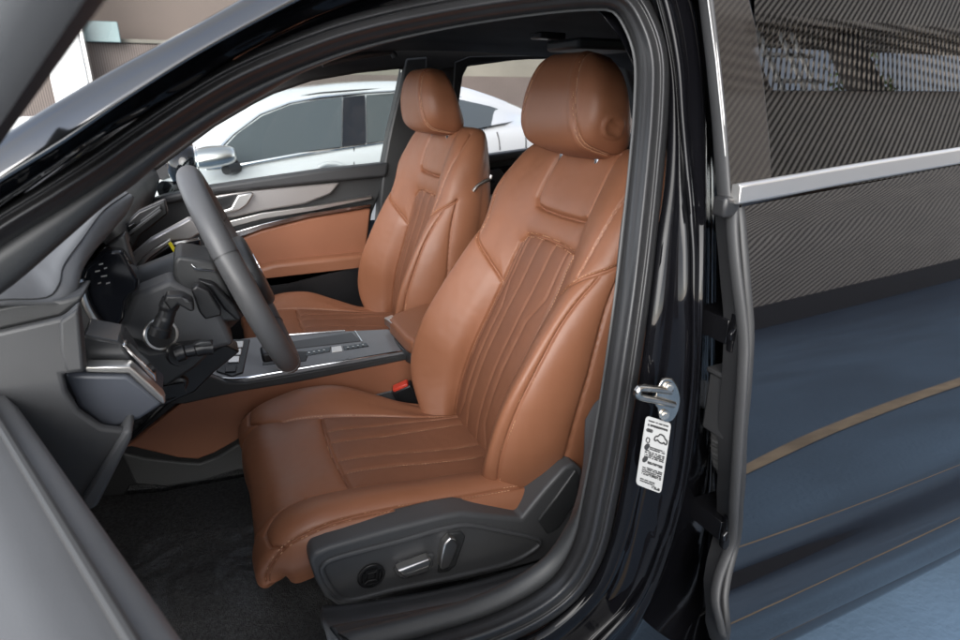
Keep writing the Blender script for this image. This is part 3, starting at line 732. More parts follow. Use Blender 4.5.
BK = [  # v, c0 centre, c1, c2 panel seam, c3 bolster, c4 crest, c5 outer crest, c6 side, c7 side rear, c8 rear, c9
 (-.06, [(0, .03), (.06, .03), (.10, .03), (.125, .05), (.150, .07), (.165, .05), (.17, .02), (.17, -.05), (.15, -.08), (0, -.08)]),
 (.06,  [(0, .052), (.06, .052), (.110, .050), (.146, .080), (.178, .112), (.202, .092), (.212, .045), (.215, -.04), (.19, -.09), (0, -.095)]),
 (.16,  [(0, .068), (.06, .067), (.112, .060), (.158, .098), (.214, .148), (.233, .136), (.252, .05), (.248, -.04), (.215, -.095), (0, -.10)]),
 (.26,  [(0, .066), (.06, .065), (.110, .058), (.160, .100), (.224, .152), (.243, .140), (.263, .05), (.258, -.04), (.22, -.095), (0, -.10)]),
 (.36,  [(0, .052), (.06, .050), (.108, .044), (.160, .082), (.224, .128), (.243, .117), (.262, .038), (.257, -.04), (.22, -.095), (0, -.10)]),
 (.45,  [(0, .035), (.06, .034), (.106, .032), (.158, .060), (.218, .096), (.240, .087), (.260, .025), (.254, -.04), (.215, -.09), (0, -.098)]),
 (.53,  [(0, .022), (.06, .022), (.104, .024), (.156, .045), (.206, .066), (.244, .052), (.256, .015), (.248, -.04), (.21, -.085), (0, -.093)]),
 (.60,  [(0, .010), (.06, .011), (.100, .018), (.148, .034), (.200, .048), (.236, .036), (.247, .0), (.238, -.04), (.195, -.08), (0, -.088)]),
 (.66,  [(0, -.002), (.06, .000), (.096, .007), (.138, .016), (.190, .026), (.224, .014), (.236, -.018), (.226, -.045), (.175, -.075), (0, -.084)]),
 (.705, [(0, -.012), (.055, -.011), (.090, -.006), (.126, -.002), (.172, .004), (.204, -.008), (.214, -.03), (.204, -.05), (.15, -.072), (0, -.08)]),
 (.727, [(0, -.026), (.05, -.025), (.080, -.022), (.112, -.020), (.152, -.018), (.178, -.027), (.186, -.04), (.176, -.054), (.125, -.068), (0, -.074)]),
 (.732, [(0, -.042), (.04, -.042), (.060, -.042), (.082, -.042), (.100, -.042), (.115, -.044), (.118, -.048), (.112, -.054), (.09, -.060), (0, -.062)]),
]
NCB = 18
ctrl = [bring(v, c) for v, c in BK]; vk = [v for v, _ in BK]
def both(sm, amp=1.0):              # a seam on one side and its twin on the other
    return [(sm, amp), ([(NCB-c if c else 0, v) for c, v in sm], amp)]
seams = []
seams += both([(2, -.05), (2.02, .1), (2.0, .3), (2.0, .47), (1.93, .51), (1.6, .531), (.7, .536), (.02, .537)])         # 0,1 panel edge
seams += both([(2.0, .415), (3.0, .45), (4.0, .49), (5.0, .525), (5.6, .545)])                      # 2,3 shoulder seam
seams += both([(5.0, -.05), (5.0, .16), (4.95, .3), (4.85, .42), (4.95, .515)], .7)                    # 4,5 bolster crest
seams += both([(6.0, -.05), (6.25, .2), (6.05, .35), (5.75, .47), (5.6, .545)], .8)                 # 6,7 side seam
seams += both([(2.05, .72), (2.0, .66), (1.95, .61), (1.75, .595), (1.2, .590), (.02, .588)], 1.5)      # 8,9 head pad
seams += both([(4.9, .715), (4.7, .68), (4.35, .63), (4.15, .56), (4.05, .50)], .7)                  # 10,11 shoulder double seam
QA = .45
seams += both([(.42, .535), (.42, -.05)], QA)             # quilting 12..
seams += both([(1.22, .53), (1.24, .43), (.86, .375), (.86, .15), (1.22, .095), (1.22, -.05)], QA)
seams += both([(1.62, .525), (1.66, .40), (1.66, -.05)], QA)
stitched = [(4, .0035), (5, -.0035), (4, -.0035), (5, .0035), (2, .004), (3, .004), (10, .003), (11, -.003), (10, -.003), (11, .003), (0, .004), (1, -.004), (16, 0), (17, 0), (0, -.004), (1, .004)]
def in_panel(c, v):
    c = min(c, NCB-c); e = 2.0 if v < .48 else 2.0-max(0, v-.48)/.05*.4
    return c < e-.03 and v < .533
upholstery('backrest', ctrl, vk, seat, seams, stitched, in_panel)

# seat cushion: rows run from the backrest to the front roll
CU = [  # x, z, tilt of the upward normal towards the front (deg), thigh scale, edge drop
 (-.085, .452, -4, .92, .10), (-.19, .462, -4, 1.0, .10), (-.29, .472, -4, 1.0, .10), (-.38, .484, -5, 1.0, .10), (-.46, .496, -6, 1.0, .105), (-.53, .505, -4, 1.0, .11),
 (-.582, .509, 3, 1.0, .11), (-.630, .501, 20, .985, .10), (-.656, .479, 55, .975, .085), (-.662, .460, 82, .965, .07), (-.660, .451, 98, .95, .055), (-.650, .449, 120, .90, .03), (-.61, .451, 160, .82, .015)]
ctrl = []; vk = []
acc = 0; px_ = None
for i, (x, z, tl, sc, dr) in enumerate(CU):
    n_ = np.array([-math.sin(R(tl)), 0, math.cos(R(tl))]); o = np.array([x, YC, z])
    if px_ is not None: acc += np.linalg.norm(o-px_)
    px_ = o; vk.append(acc)
    bol = [1.0, 1.0, 1, 1, 1, .95, .85, .6, .4, .3, .25, .2, .1][i]
    tin = [.58, .62, .72, .88, .97][i] if i < 5 else 1.0; bin_ = [.0, .05, .25, .6, .9, .75, .35, .1][i] if i < 8 else 0.05   # the inner bolster fades towards the tunnel
    half = [(0, 0), (.07, .001), (.135, .004), (.175, .022*bol+.004), (.215, .040*bol), (.244, .030*bol), (.257, -.012), (.254, -dr*.6), (.247, -dr)]
    half = [(u*sc, h) for u, h in half]
    def cp_(k, u, h, s):
        p = o+UY*u*s+n_*h
        if i >= 6 and k >= 6:
            f = (k-5)/3.0; zb = [.453, .453, .456, .462, .466, .466, .466][i-6]
            p = np.array([x+(.006 if i < 8 else .036)*f+(.012 if i > 10 else 0), YC+s*u*(1 if i < 8 else 1-.11*f), (o+n_*h)[2] if k == 6 and i < 9 else max(zb, (z-.0)*(1-f)+zb*f if i < 11 else zb)])
        return p
    ctrl.append([cp_(k, u, h, -1) for k, (u, h) in list(enumerate(half))[::-1]]+[o+UY*(u*tin if u > .1 else u)+n_*((h-.004)*bin_+.004-.02*(1-bin_)*(u > .16)*(i < 5) if h > 0 else h) for u, h in half[1:]])
NC_ = 17
def c2(sm, amp=1.0): return [(sm, amp), ([(16-c, v) for c, v in sm], amp)]
seams = []
seams += c2([(5.95, 0), (5.95, .2), (5.95, .36), (5.9, .44), (5.9, .50)])                           # 0,1 panel / bolster
seams += c2([(3.2, 0), (3.15, .3), (3.05, .45), (2.9, .54), (2.6, .60)], .8)                       # 2,3 outer bolster seam
seams += [([(5.95, .425), (8, .432), (10.05, .425)], 1.0)]                                           # 4 thigh seam
seams += c2([(5.9, .50), (5.3, .545), (4.5, .565), (3.4, .56), (2.9, .55)], .9)                     # 5,6 end of the bolster
seams += c2([(5.3, .545), (5.1, .62), (4.9, .70), (4.9, .80)], .9)                                  # 7,8 front split
for c in (6.75, 7.4, 8.6, 9.25): seams.append(([(c, .0), (c, .2), (c+(.12 if c < 8 else -.12), .33), (c+(.12 if c < 8 else -.12), .425)], .5))
stitched = [(0, .0035), (1, -.0035), (2, .003), (3, -.003), (2, -.003), (3, .003), (4, .004), (9, 0), (10, 0), (11, 0), (12, 0)]
upholstery('seat_cushion', ctrl, vk, seat, seams, stitched, lambda c, v: 6 < c < 10 and v < .425, closed=False, nr=400, nc=420)

# headrest
hc = B0+BV*.793+UY*.008+BN*(.034)
def headrest():
    q = MB(); nr, nc = 110, 130; g = []; HN = []
    cols = []
    for i in range(nr):
        th = -math.pi/2+math.pi*(i+.0)/(nr-1)
        row = []
        for j in range(nc):
            ph = 2*math.pi*j/nc
            e1, e2 = .50, .55
            ct, st_ = math.cos(th), math.sin(th); cp_, sp_ = math.cos(ph), math.sin(ph)
            f = lambda t, e: math.copysign(abs(t)**e, t)
            u = .128*f(ct, e1)*f(sp_, e2); ww = .068*f(ct, e1)*f(cp_, e2); vv_ = .088*f(st_, e1+.10)
            k = (vv_+.088)/.176
            u *= .86+.17*math.sin(math.pi*min(1, .30+.55*k))
            u *= 1-.22*max(0, k-.5)
            if ww > 0: ww *= 1.0-.35*max(0, k-.55)**1.0
            else: ww *= 1.08-1.0*max(0, k-.22)
            ww += .022*(k-.5)
            row.append(hc+UY*u+BV*vv_+BN*ww)
        g.append(row)
    return np.array(g)
S_ = headrest()
loc_u = (S_-hc)@UY; loc_w = (S_-hc)@BN; loc_v = (S_-hc)@BV
def hseam(side):
    f = loc_u*side - (.094+.10*(loc_w-.0)-.10*(loc_v)**2/.1)   # where face panel and side panel meet
    f = loc_u*side-(.082-.28*loc_v+.05*loc_w)
    return f
du = np.roll(S_, -1, 1)-np.roll(S_, 1, 1); dv = np.gradient(S_, axis=0); Nn = np.cross(du, dv); Nn /= np.linalg.norm(Nn, axis=2, keepdims=True)+1e-9
if ((S_-hc)*Nn).sum() < 0: Nn = -Nn
q = MB(); Hh = np.zeros(S_.shape[:2])
for side in (1, -1):
    f = hseam(side); Hh -= .0042*np.exp(-(f/.0035)**2); 
    Hh += .002*np.exp(-((abs(f)-.010)/.007)**2)
bc = None
cand = np.abs(loc_u+.5) + 0  # round badge on the outer cheek
tgt = np.array([-.13, -.058, -.006])
dd = np.sqrt((loc_v+.032)**2+(loc_w+.003)**2); m_ = (loc_u < -.06)
Hh += np.where(m_, .0060*np.exp(-((dd-.0185)/.0030)**2)+.002*np.exp(-(dd/.009)**2)-.003*np.exp(-((dd-.0125)/.0022)**2), 0)
S2 = S_+Nn*Hh[..., None]
q.grid(S2, cv=True)
flat = S2.reshape(-1, 3); nf = Nn.reshape(-1, 3)
kd = kdtree.KDTree(len(flat)); [kd.insert(p, i) for i, p in enumerate(flat)]; kd.balance()
for side in (1, -1):
    loop = []
    for a in np.linspace(0, 2*math.pi, 180, endpoint=False):
        dirv = BV*math.sin(a)*1.0+BN*math.cos(a)*.66
        p = hc+UY*side*.094+dirv*.085
        for _ in range(6):
            _, i, _ = kd.find(p); p = flat[i].copy(); dlt = hseam(side).reshape(-1)[i]; p = p-UY*side*dlt
        loop.append(p)
    loop = catmull(loop, 130, True)
    for i in range(130):
        p = loop[i]; _, k, _ = kd.find(p); n_ = nf[k]; tg = loop[(i+1) % 130]-loop[i-1]; tg /= np.linalg.norm(tg)+1e-9; sd_ = np.cross(n_, tg)
        for o_ in (.0035, -.0035):
            pp = p+sd_*o_; _, k2, _ = kd.find(pp); pp = pp+n_*(np.dot(flat[k2]-pp, n_)+.0004)
            q.box(pp, (.0019, .0006, .0005), [tg, sd_, n_], 1)
q.build('headrest', [LEATHER, THREAD], seat, ang=0, weld=False)
for s in (1, -1):
    q = MB(); q.tube([hc+UY*(s*.062)-BV*.14-BN*.055, hc+UY*(s*.062)-BV*.05-BN*.03], .0065, 14)
    q.build('headrest_post', CHROME, seat)
for s in (1, -1):
    q = MB(); q.disc(hc+UY*(s*.062)-BV*.104-BN*.052, BV, .016, .012, 20)
    q.build('post_collar', BLACKP, seat)

# outer side trim with its switches
YT = .285
def LY(pts, y): return [P(a, b, y=y) for a, b in pts]
q = MB()
out = [(309, 562), (313, 554), (330, 547), (385, 531), (440, 517), (462, 513), (498, 516.5), (522, 519), (545, 490), (565, 468), (575, 463), (583, 470), (583, 500), (570, 540), (556, 556), (530, 565), (470, 580), (400, 594), (350, 607), (338, 607), (325, 598), (316, 582)]
q.prism(LY(out, YT), (0, .05, 0))
side_trim = q.build('side_trim', TRIMG, seat, bevel=.010, seg=4)
# raised frame and the sunk panel inside it
q = MB(); inner = [(322, 567), (327, 562), (400, 541), (446, 528), (464, 525), (500, 531), (540, 542), (538, 546), (516, 560), (470, 573), (400, 588), (349, 600), (341, 599), (331, 588)]
c1 = list(poly(LY(inner+[inner[0]], YT-.002), 80))[:-1]; c0 = list(poly(LY(out[:12]+[(556, 536), (545, 556)]+out[15:]+[out[0]], YT), 80))
rimpath = catmull(LY(inner, YT-.001), 120, True)
q.tube(rimpath, .0045, 10, closed=True); q.build('trim_rim', TRIMG, seat)
q = MB(); q.prism(LY([(538, 521), (556, 498), (576, 470), (580, 476), (578, 500), (560, 528), (548, 535)], YT-.004), (0, .01, 0)); q.build('recliner_cover', GREY_D, seat, bevel=.003)
q = MB(); c = P(371, 575, y=YT-.001); q.disc(c, (0, -1, 0), .0215, .004, 36, rin=.017); q.disc(c, (0, -1, 0), .017, .0015, 36)
ax = P(376, 574, y=YT)-P(366, 576.5, y=YT); ax /= np.linalg.norm(ax); up_ = np.array([-ax[2], 0, ax[0]])
for s in (1, -1): 
    q.box(c+ax*s*.0125-np.array([0, .004, 0]), (.0012, .002, .009), [ax, [0, 1, 0], up_])
    q.box(c+up_*s*.0125-np.array([0, .004, 0]), (.009, .002, .0012), [ax, [0, 1, 0], up_])
for a_, b_ in ((-1, -1), (-1, 1), (1, 1), (1, -1)): q.tube([c+ax*a_*.006+up_*b_*.007-np.array([0, .0035, 0]), c+ax*a_*.012+up_*b_*.0125-np.array([0, .0035, 0])], .0010, 6)
q.tube([c+ax*a_*.006+up_*b_*.007-np.array([0, .0035, 0]) for a_, b_ in ((-1, -1), (1, -1), (1, 1), (-1, 1))], .0012, 6, closed=True)
q.build('lumbar_switch', BLACKP, seat)
q = MB(); q.prism(LY([(394, 571), (400, 563), (428, 555), (435, 555), (433, 566), (428, 573), (404, 580), (399, 578)], YT-.006), (0, .014, 0)); q.build('switch_recess', TRIMG, seat, bevel=.003)
q = MB(); q.prism(LY([(397.5, 571.5), (430, 559), (432, 561), (430, 566), (404, 575.5)], YT-.020), (0, .018, 0)); q.prism(LY([(401, 574), (430, 566), (428, 572), (406, 579)], YT-.014), (0, .012, 0)); q.build('seat_switch', ALU, seat, bevel=.003, seg=3)
q = MB(); q.prism(LY([(444, 545), (451, 538), (457, 541), (459, 546), (450, 568), (442, 571), (440, 567), (441, 558)], YT-.016), (0, .016, 0)); q.build('recline_switch', ALU, seat, bevel=.003, seg=3)
q = MB(); q.prism(LY([(441, 547), (448, 534), (462, 532), (466, 537), (456, 566), (449, 572), (438, 574)], YT-.004), (0, .01, 0)); q.build('switch_recess', GREY_D, seat, bevel=.003)
# base frame hidden in the shade below, and rails
q = MB(); q.box((-.34, YC, .385), (.20, .20, .030)); q.box((-.34, YC-.2, .325), (.16, .018, .02)); q.box((-.34, YC+.2, .325), (.16, .018, .02)); q.build('seat_frame', BLACKP, seat, bevel=.006)
# inner side and belt buckle
q = MB(); q.prism(L([(340, 404), (395, 390), (432, 378), (446, 374), (480, 440), (430, 440), (340, 430)], y=.849), (0, .005, 0)); q.build('inner_trim', TRIMG, seat, bevel=.003)
q = MB(); bc_ = P(406, 394, y=.828); bt = P(398, 382, y=.828); bxd = bt-bc_; bxd /= np.linalg.norm(bxd); bx2 = np.cross(bxd, (0, 1, 0)); bx2 /= np.linalg.norm(bx2)
q.box(bc_-bxd*.006, (.032, .026, .014), [bxd, np.array([0, 1, 0])*.35+bx2*.94, np.cross(bxd, np.array([0, 1, 0])*.35+bx2*.94)]); bk = q.build('belt_buckle', BLACKP, seat, bevel=.004)
q = MB(); q.box(bc_+bxd*.028, (.005, .020, .011), [bxd, np.array([0, 1, 0])*.35+bx2*.94, np.cross(bxd, np.array([0, 1, 0])*.35+bx2*.94)]); q.build('buckle_button', RED, seat, bevel=.003)
seat['label'] = 'driver seat nearest the open door'
# the passenger seat is the same seat, a tunnel's width further in
s2 = seat.copy(); COL.objects.link(s2); s2.parent = car; s2.location = seat.location+Vector((0, .735, 0)); s2['label'] = 'passenger seat on the far side'
for ch in list(seat.children):
    if ch.name.split('.')[0] in ('side_trim', 'trim_rim', 'recliner_cover', 'lumbar_switch', 'switch_recess', 'seat_switch', 'recline_switch', 'inner_trim', 'belt_buckle', 'buckle_button'): continue
    c = ch.copy(); COL.objects.link(c); c.parent = s2
    if ch.name.startswith(('backrest', 'headrest', 'post')):          # set more upright than the driver's
        a = R(-8); pv = np.array([0, 0, 1.0]); c.rotation_euler = (0, a, 0)
        c.location = (-.018 - (pv[2]*math.sin(a)), 0, pv[2]*(1-math.cos(a)))
        if ch.name.startswith('headrest') and 'post' not in ch.name:      # handed: its button is on the other cheek
            c.scale = (1, -1, 1); c.location.y = 2*(float(hc[1])-.9)
    else: c.location = (.06, 0, 0)

q = MB(); q.tube(catmull(L([(473, 191), (477, 186), (485, 181), (490, 179), (491.5, 175)], y=1.045), 30), .0045, 10); q.build('backrest_lever', ALU, s2)
# ================================================================== CABIN
def pan(name, px, plane, th, m, parent, bevel=.003, seg=2, smooth=0, label=None, dirv=None):
    """solid panel: outline met with an upright/level plane, given a real thickness"""
    k = list(plane.items())[0]
    pts = L(px, **plane)
    if smooth: pts = list(catmull(pts, smooth, True))
    d = dirv if dirv is not None else {'x': (th, 0, 0), 'y': (0, th, 0), 'z': (0, 0, -th)}[k[0]]
    q = MB(); q.prism(pts, d); o = q.build(name, m, parent, bevel=bevel, seg=seg)
    if label: o['label'] = label
    return o
def G(px, py, o, n):                # sight line met with any plane through o with normal n
    d = ray(px, py); n = np.array(n, float); return CAM+d*(((np.array(o)-CAM)@n)/(d@n))
def panG(name, px, o, n, th, m, parent, bevel=.003, smooth=0):
    pts = [G(a, b, o, n) for a, b in px]
    if smooth: pts = list(catmull(pts, smooth, True))
    nn = np.array(n, float)/np.linalg.norm(n); q = MB(); q.prism(pts, -nn*th); return q.build(name, m, parent, bevel=bevel)

# ------------------------------------------------------------------ sill covers and pillar foot inside the seal
q = MB()
q.grid(loft([rail([(585, 420), (582, 470), (572, 512), (556, 548), (535, 568), (505, 584), (472, 598), (420, 612), (340, 630)], .135),
             rail([(598, 400), (590, 460), (577, 512), (556, 553), (532, 574), (505, 590), (474, 604), (424, 620), (345, 640)], .115),
             rail([(612, 400), (602, 455), (586, 515), (566, 560), (540, 585), (510, 603), (480, 617), (430, 633), (350, 655)], .088)], 120, 5))
q.build('pillar_foot_trim', TRIMG, car, ang=0, solid=.004)
zs_ = .355
q = MB(); q.grid(loft([L([(322, 606), (345, 604), (400, 596), (470, 582), (545, 560)], y=.268), L([(321, 612), (345, 609), (400, 601), (470, 587), (545, 566)], y=.255), L([(323, 622), (345, 623), (400, 611), (470, 595), (530, 573)], y=.215), L([(326, 632), (350, 632), (400, 622), (470, 604), (525, 580)], y=.205), [p-np.array([0, 0, .09]) for p in L([(326, 632), (350, 632), (400, 622), (470, 604), (525, 580)], y=.205)]], 60, 5)); q.build('rail_cover', TRIMG, car, ang=0, solid=.006)
q = MB(); q.grid(loft([rail([(330, 626), (400, 613), (471, 599)], .118), rail([(340, 640), (410, 628), (478, 612)], .095), rail([(345, 656), (420, 645), (489, 627)], .083)], 40, 5)); q.build('sill_plate', GREY_D, car, solid=.004, ang=0)
q = MB(); q.box((-.55, .20, .28), (.7, .05, .055)); q.build('sill_beam', BLACKP, car, bevel=.01)

# ------------------------------------------------------------------ centre console
con = part('centre_console', car)
# sloping top: through three points read off the photograph
c1_, c2_, c3_ = P(240, 378, y=.868), P(410, 351, y=.868), P(345, 330, y=1.03)
CN = np.cross(c2_-c1_, c3_-c1_); CN /= np.linalg.norm(CN)
if CN[2] < 0: CN = -CN
CX = (c2_-c1_)/np.linalg.norm(c2_-c1_); CY = np.cross(CN, CX)
def CT(px, py, h=0.0): return G(px, py, c1_+CN*h, CN)
def cpan(name, px, h, th, m, parent=con, bevel=.002, smooth=0):
    pts = [CT(a, b, h) for a, b in px]
    if smooth: pts = list(catmull(pts, smooth, True))
    q = MB(); q.prism(pts, -CN*th); return q.build(name, m, parent, bevel=bevel)
GRAPH = mat('graphite_console', (.16, .16, .165), .33, noise=(12, .12), coat=.2)
cpan('console_top', [(196, 366), (206, 374), (225, 380), (245, 380), (411, 352), (397, 334), (388, 329), (345, 331), (300, 333), (255, 337), (225, 341)], 0, .05, GRAPH)
q = MB(); q.tube(catmull([CT(a, b, .002) for a, b in [(200, 367), (208, 373), (222, 378), (240, 378.5), (270, 373.5), (320, 365), (409, 350)]], 50), .0028, 8); q.tube([CT(a, b, .002) for a, b in [(262, 337), (345, 330.5)]], .002, 6); q.tube([CT(a, b, .002) for a, b in [(362, 341.5), (355, 331)]], .0015, 6); q.build('console_strip', CHROME, con)
cpan('shifter_well', [(262, 365), (265, 355), (285, 351), (310, 351), (306, 361)], .0012, .004, BLACKP)
cpan('cup_cover', [(266, 345), (352, 332), (361, 341), (300, 348), (275, 352)], .0015, .004, mat('cup_cover', (.055, .055, .057), .3))
cpan('button_panel', [(216, 371), (222, 349), (232, 339), (250, 339), (243, 372), (232, 376)], .003, .006, GREY_D)
for i, (a, b) in enumerate(((238, 344), (236, 351.5), (234, 359), (231, 368.5))):
    cpan('console_button', [(a-5.5, b-2.6), (a+5.5, b-3.2), (a+4.8, b+2.6), (a-6, b+3.2)], .006, .005, ALU if i < 3 else BLACKP, bevel=.0008)
cpan('toggle_panel', [(210, 366), (217, 343), (225, 341), (219, 368)], .004, .006, BLACKP)
for k in range(3): cpan('console_button', [(213+k*1.8, 361-k*6.5), (218+k*1.8, 360-k*6.5), (219+k*1.8, 356.5-k*6.5), (214.5+k*1.8, 357-k*6.5)], .006, .003, GREY_D, bevel=.0005)
cpan('shift_display', [(305, 356), (330, 351.5), (331, 346.5), (307, 351)], .0015, .003, SCREEN)
cpan('shift_display', [(344, 350), (369, 346), (366, 342.5), (343, 346)], .0015, .003, SCREEN)
cpan('start_button', [(332, 351.5), (342.5, 350), (341, 345.5), (331.5, 347)], .003, .004, WHT, bevel=.0008)
for a, b in ((309, 352.6), (314, 351.7), (319, 350.8), (324, 349.9), (348, 347.3), (353, 346.4), (358, 345.6), (363, 344.7)): q = MB(); q.box(CT(a, b, .003), (.0022, .0028, .0004), [CX, CY, CN]); q.build('display_mark', ALU, con, weld=False)
# gear lever, mostly behind the wheel rim
q = MB(); c = CT(283, 357, .03); q.tube([CT(283, 360, 0), c], [.012, .015], 14); q.box(c+CN*.014-CX*.01, (.036, .021, .012), [CX, CY, CN]); q.build('gear_lever', BLACKP, con, bevel=.006, seg=3)
# sides
yS = .856
pan('side_panel', [(118, 448), (131, 444), (185, 400), (240, 388), (300, 379), (411, 356), (436, 348), (470, 345), (480, 420), (320, 425), (258, 424), (236, 441), (215, 453), (198, 459.5), (178, 458), (132, 447)], dict(y=yS), .03, LEATHER_D, con, bevel=.006)
pan('upper_side', [(150, 405), (165, 390), (206, 375), (226, 383), (246, 383), (411, 354), (412, 359), (300, 382), (240, 392), (185, 404)], dict(y=yS-.003), .02, GREY_D, con, bevel=.003)
pan('lower_side', [(120, 452), (145, 458), (180, 462), (200, 463.5), (218, 456.5), (240, 443), (262, 427), (330, 410), (480, 372), (480, 470), (238, 470.5), (205, 481), (168, 487), (135, 485)], dict(y=yS+.012), .03, TRIMG, con, bevel=.005)
# armrest box with its lid
zA = CT(411, 352)[2]+.02
q = MB(); lid = [P(a, b, z=zA+.035) for a, b in [(388, 318), (394, 313), (440, 297), (505, 280), (545, 310), (460, 331), (413, 340), (405, 336)]]
q.prism(lid, (0, 0, -.045)); q.build('armrest_lid', LEATHER, con, bevel=.012, seg=4)
q = MB(); q.prism([p+np.array([0, .03, -.046]) for p in lid], (0, 0, -.03)); q.build('armrest_box', GREY_D, con, bevel=.004)
q = MB(); q.prism([P(a, b, z=zA+.030) for a, b in [(384, 317.5), (392, 314.5), (403, 322), (396, 326)]], (0, 0, -.02)); q.prism([P(a, b, z=zA+.034) for a, b in [(389, 317), (397, 315), (402, 319), (395, 322)]], (0, 0, -.012)); q.build('armrest_latch', ALU, con, bevel=.002)

# ------------------------------------------------------------------ dashboard
dash = part('dashboard', car)
# upper pad running across the car under the windscreen, with the cowl over the instruments
def PL(t): return [P(a, b_, y=c) for a, b_, c in t]
A_ = PL([(-60, 292, .30), (0, 271, .33), (40, 258, .38), (75, 228, .44), (108, 200, .52), (122, 191.5, .57)])
S1 = PL([(-60, 306, .20), (0, 300, .22), (48, 297, .245), (58, 285, .26), (62, 268, .29), (82, 239, .36), (103, 211, .45), (128, 193, .55)])
S2_ = PL([(-60, 309, .197), (0, 303, .212), (52, 300.5, .236), (68, 294, .25), (71, 278, .275), (88, 248, .35), (108, 219, .44), (131, 194, .545)])
_e = [(-60, 312, .195), (0, 306, .21), (56, 304, .233), (76, 300, .25), (79, 285, .268), (84, 266, .31), (100, 244, .38), (114, 228, .44), (130, 207, .52), (134, 197, .54)]
E1 = PL(_e)
E2 = [p+ray(a, b_)*.012 for p, (a, b_, _) in zip(E1, _e)]; E3 = [p+ray(a-8, b_-4)*.09 for p, (a, b_, _) in zip(E1, _e)]
q = MB(); q.grid(loft([[p+np.array([-.10, .02, -.06]) for p in A_], A_, S1, S2_, E1, E2, E3], 70, 6)); q.build('instrument_cowl', GREY_L, dash, ang=0)
q = MB(); q.tube(catmull([p+np.array([.0006, -.0008, .0006]) for p in S1], 60), .0009, 6); q.build('seam', GREY, dash)
# dash top to the far side and its soft front
yr = np.linspace(.50, 1.70, 14)
q = MB(); prof_ = [(-1.30, .96), (-1.05, 1.0), (-.88, 1.0), (-.80, .975), (-.78, .93), (-.80, .88), (-.84, .80)]
q.grid([[(x-.02*math.sin((y-.5)*2.6), y, z-.02*((y-.55)/1.15)) for y in yr] for x, z in catmull(prof_, 26)]); q.build('upper_pad', GREY_D, dash, ang=0, solid=.01)
# vent band with slats
q = MB(); 
pan('vent_panel', [(112, 262), (118, 232), (138, 212), (165, 200), (168, 214), (140, 236), (124, 268)], dict(y=.74), .03, BLACKP, dash)
for k in range(4): 
    pan('vent_slat', [(117+k*.5, 232+k*8), (134-k*2, 223+k*9), (136-k*2, 225+k*9), (118, 235+k*8)], dict(y=.725), .02, GLOSSB, dash, bevel=.001)
pan('vent_slat', [(118, 240), (160, 209), (162, 211), (119, 244)], dict(y=.72), .01, GREY_D, dash, bevel=.001)
pan('vent_slat', [(140, 221), (160, 206), (161, 208), (141, 224)], dict(y=.728), .01, GREY_D, dash, bevel=.001)
# bright inlay under the vents and the dark centre screen surround
pan('inlay', [(118, 285), (124, 262), (150, 240), (190, 218), (206, 230), (190, 240), (165, 242), (145, 256), (134, 272), (133, 290)], dict(y=.80), .03, WOOD, dash, bevel=.004)
pan('inlay_edge', [(130, 282), (132, 270), (147, 254), (170, 239), (171, 242), (150, 257), (136, 272), (134, 285)], dict(y=.79), .01, ALU, dash, bevel=.001)
pan('centre_screen', [(138, 288), (141, 268), (170, 246), (200, 240), (205, 300), (180, 320), (150, 300)], dict(y=.82), .03, SCREEN, dash)
pan('warning_tag', [(168, 243.5), (171, 242), (179.5, 255), (176.5, 257)], dict(y=.77), .004, YEL, dash, bevel=.0005)
pan('bracket', [(137, 283), (142, 281), (155, 292), (152, 296), (144, 290)], dict(y=.70), .02, GREY, dash)
# instrument cluster in its cowl
pan('instrument_screen', [(80, 283), (84, 268), (104, 250), (122, 252), (138, 280), (138, 290), (130, 295), (125, 302), (124, 318), (118, 329), (108, 333), (98, 326), (88, 306)], dict(y=.43), .04, SCREEN, dash, bevel=.004)
q = MB(); q.tube(catmull(L([(80, 279), (84, 298), (92, 315), (103, 329), (109, 333)], y=.425), 30), .0045, 8); q.build('screen_edge', ALU, dash)
q = MB()
for a, b_, l in ((95, 271, 5), (99, 264, 4), (101, 276, 6), (104, 268, 3), (106, 283, 4), (98, 283, 3)): q.prism(L([(a, b_), (a+l, b_-1), (a+l, b_+.3), (a, b_+1.3)], y=.4275), (0, .001, 0)); q.build('display_mark', ALU, dash); q = MB()
pan('screen_shroud', [(103, 249), (124, 234), (137, 275), (139, 290), (131, 292), (120, 284), (112, 262)], dict(y=.455), .03, GREY_D, dash)
# left end of the dash: cowl underside, large end cover, switch panel with bright trim
pan('dash_band', [(-70, 338), (-70, 318), (20, 303), (62, 300), (84, 294), (80, 303), (62, 317), (0, 331)], dict(y=.235), .06, GREY_D, dash, bevel=.006, seg=3)
pan('dash_end', [(-80, 345), (0, 332), (62, 318), (79, 303), (83, 335), (86, 372), (62, 375), (66, 392), (78, 412), (101, 428), (131, 432), (126, 438), (83, 501), (70, 520), (-10, 500), (-80, 430)], dict(y=.215), .012, GREY, dash, bevel=.004, seg=3)
pan('end_pillar', [(59, 322), (78, 309), (84, 371), (66, 373), (60, 352)], dict(y=.207), .012, GREY, dash, bevel=.003)
pan('lower_edge', [(81, 501), (124, 431), (132, 430), (131, 440), (97, 507), (88, 512)], dict(y=.208), .05, GREY_L, dash, bevel=.005)
SWB = mat('switch_panel', (.060, .066, .08), .4, noise=(8, .06))
pan('switch_panel', [(64, 374), (128, 375), (161, 401), (163, 405), (140, 420), (114, 428.5), (100, 426), (78, 408)], dict(y=.245), .08, SWB, dash, bevel=.005, seg=3)
pan('light_switch', [(82, 335), (104, 339), (120, 342), (136, 366), (131, 368), (86, 367)], dict(y=.265), .06, mat('light_switch_face', (.045, .046, .048), .25), dash, bevel=.003)
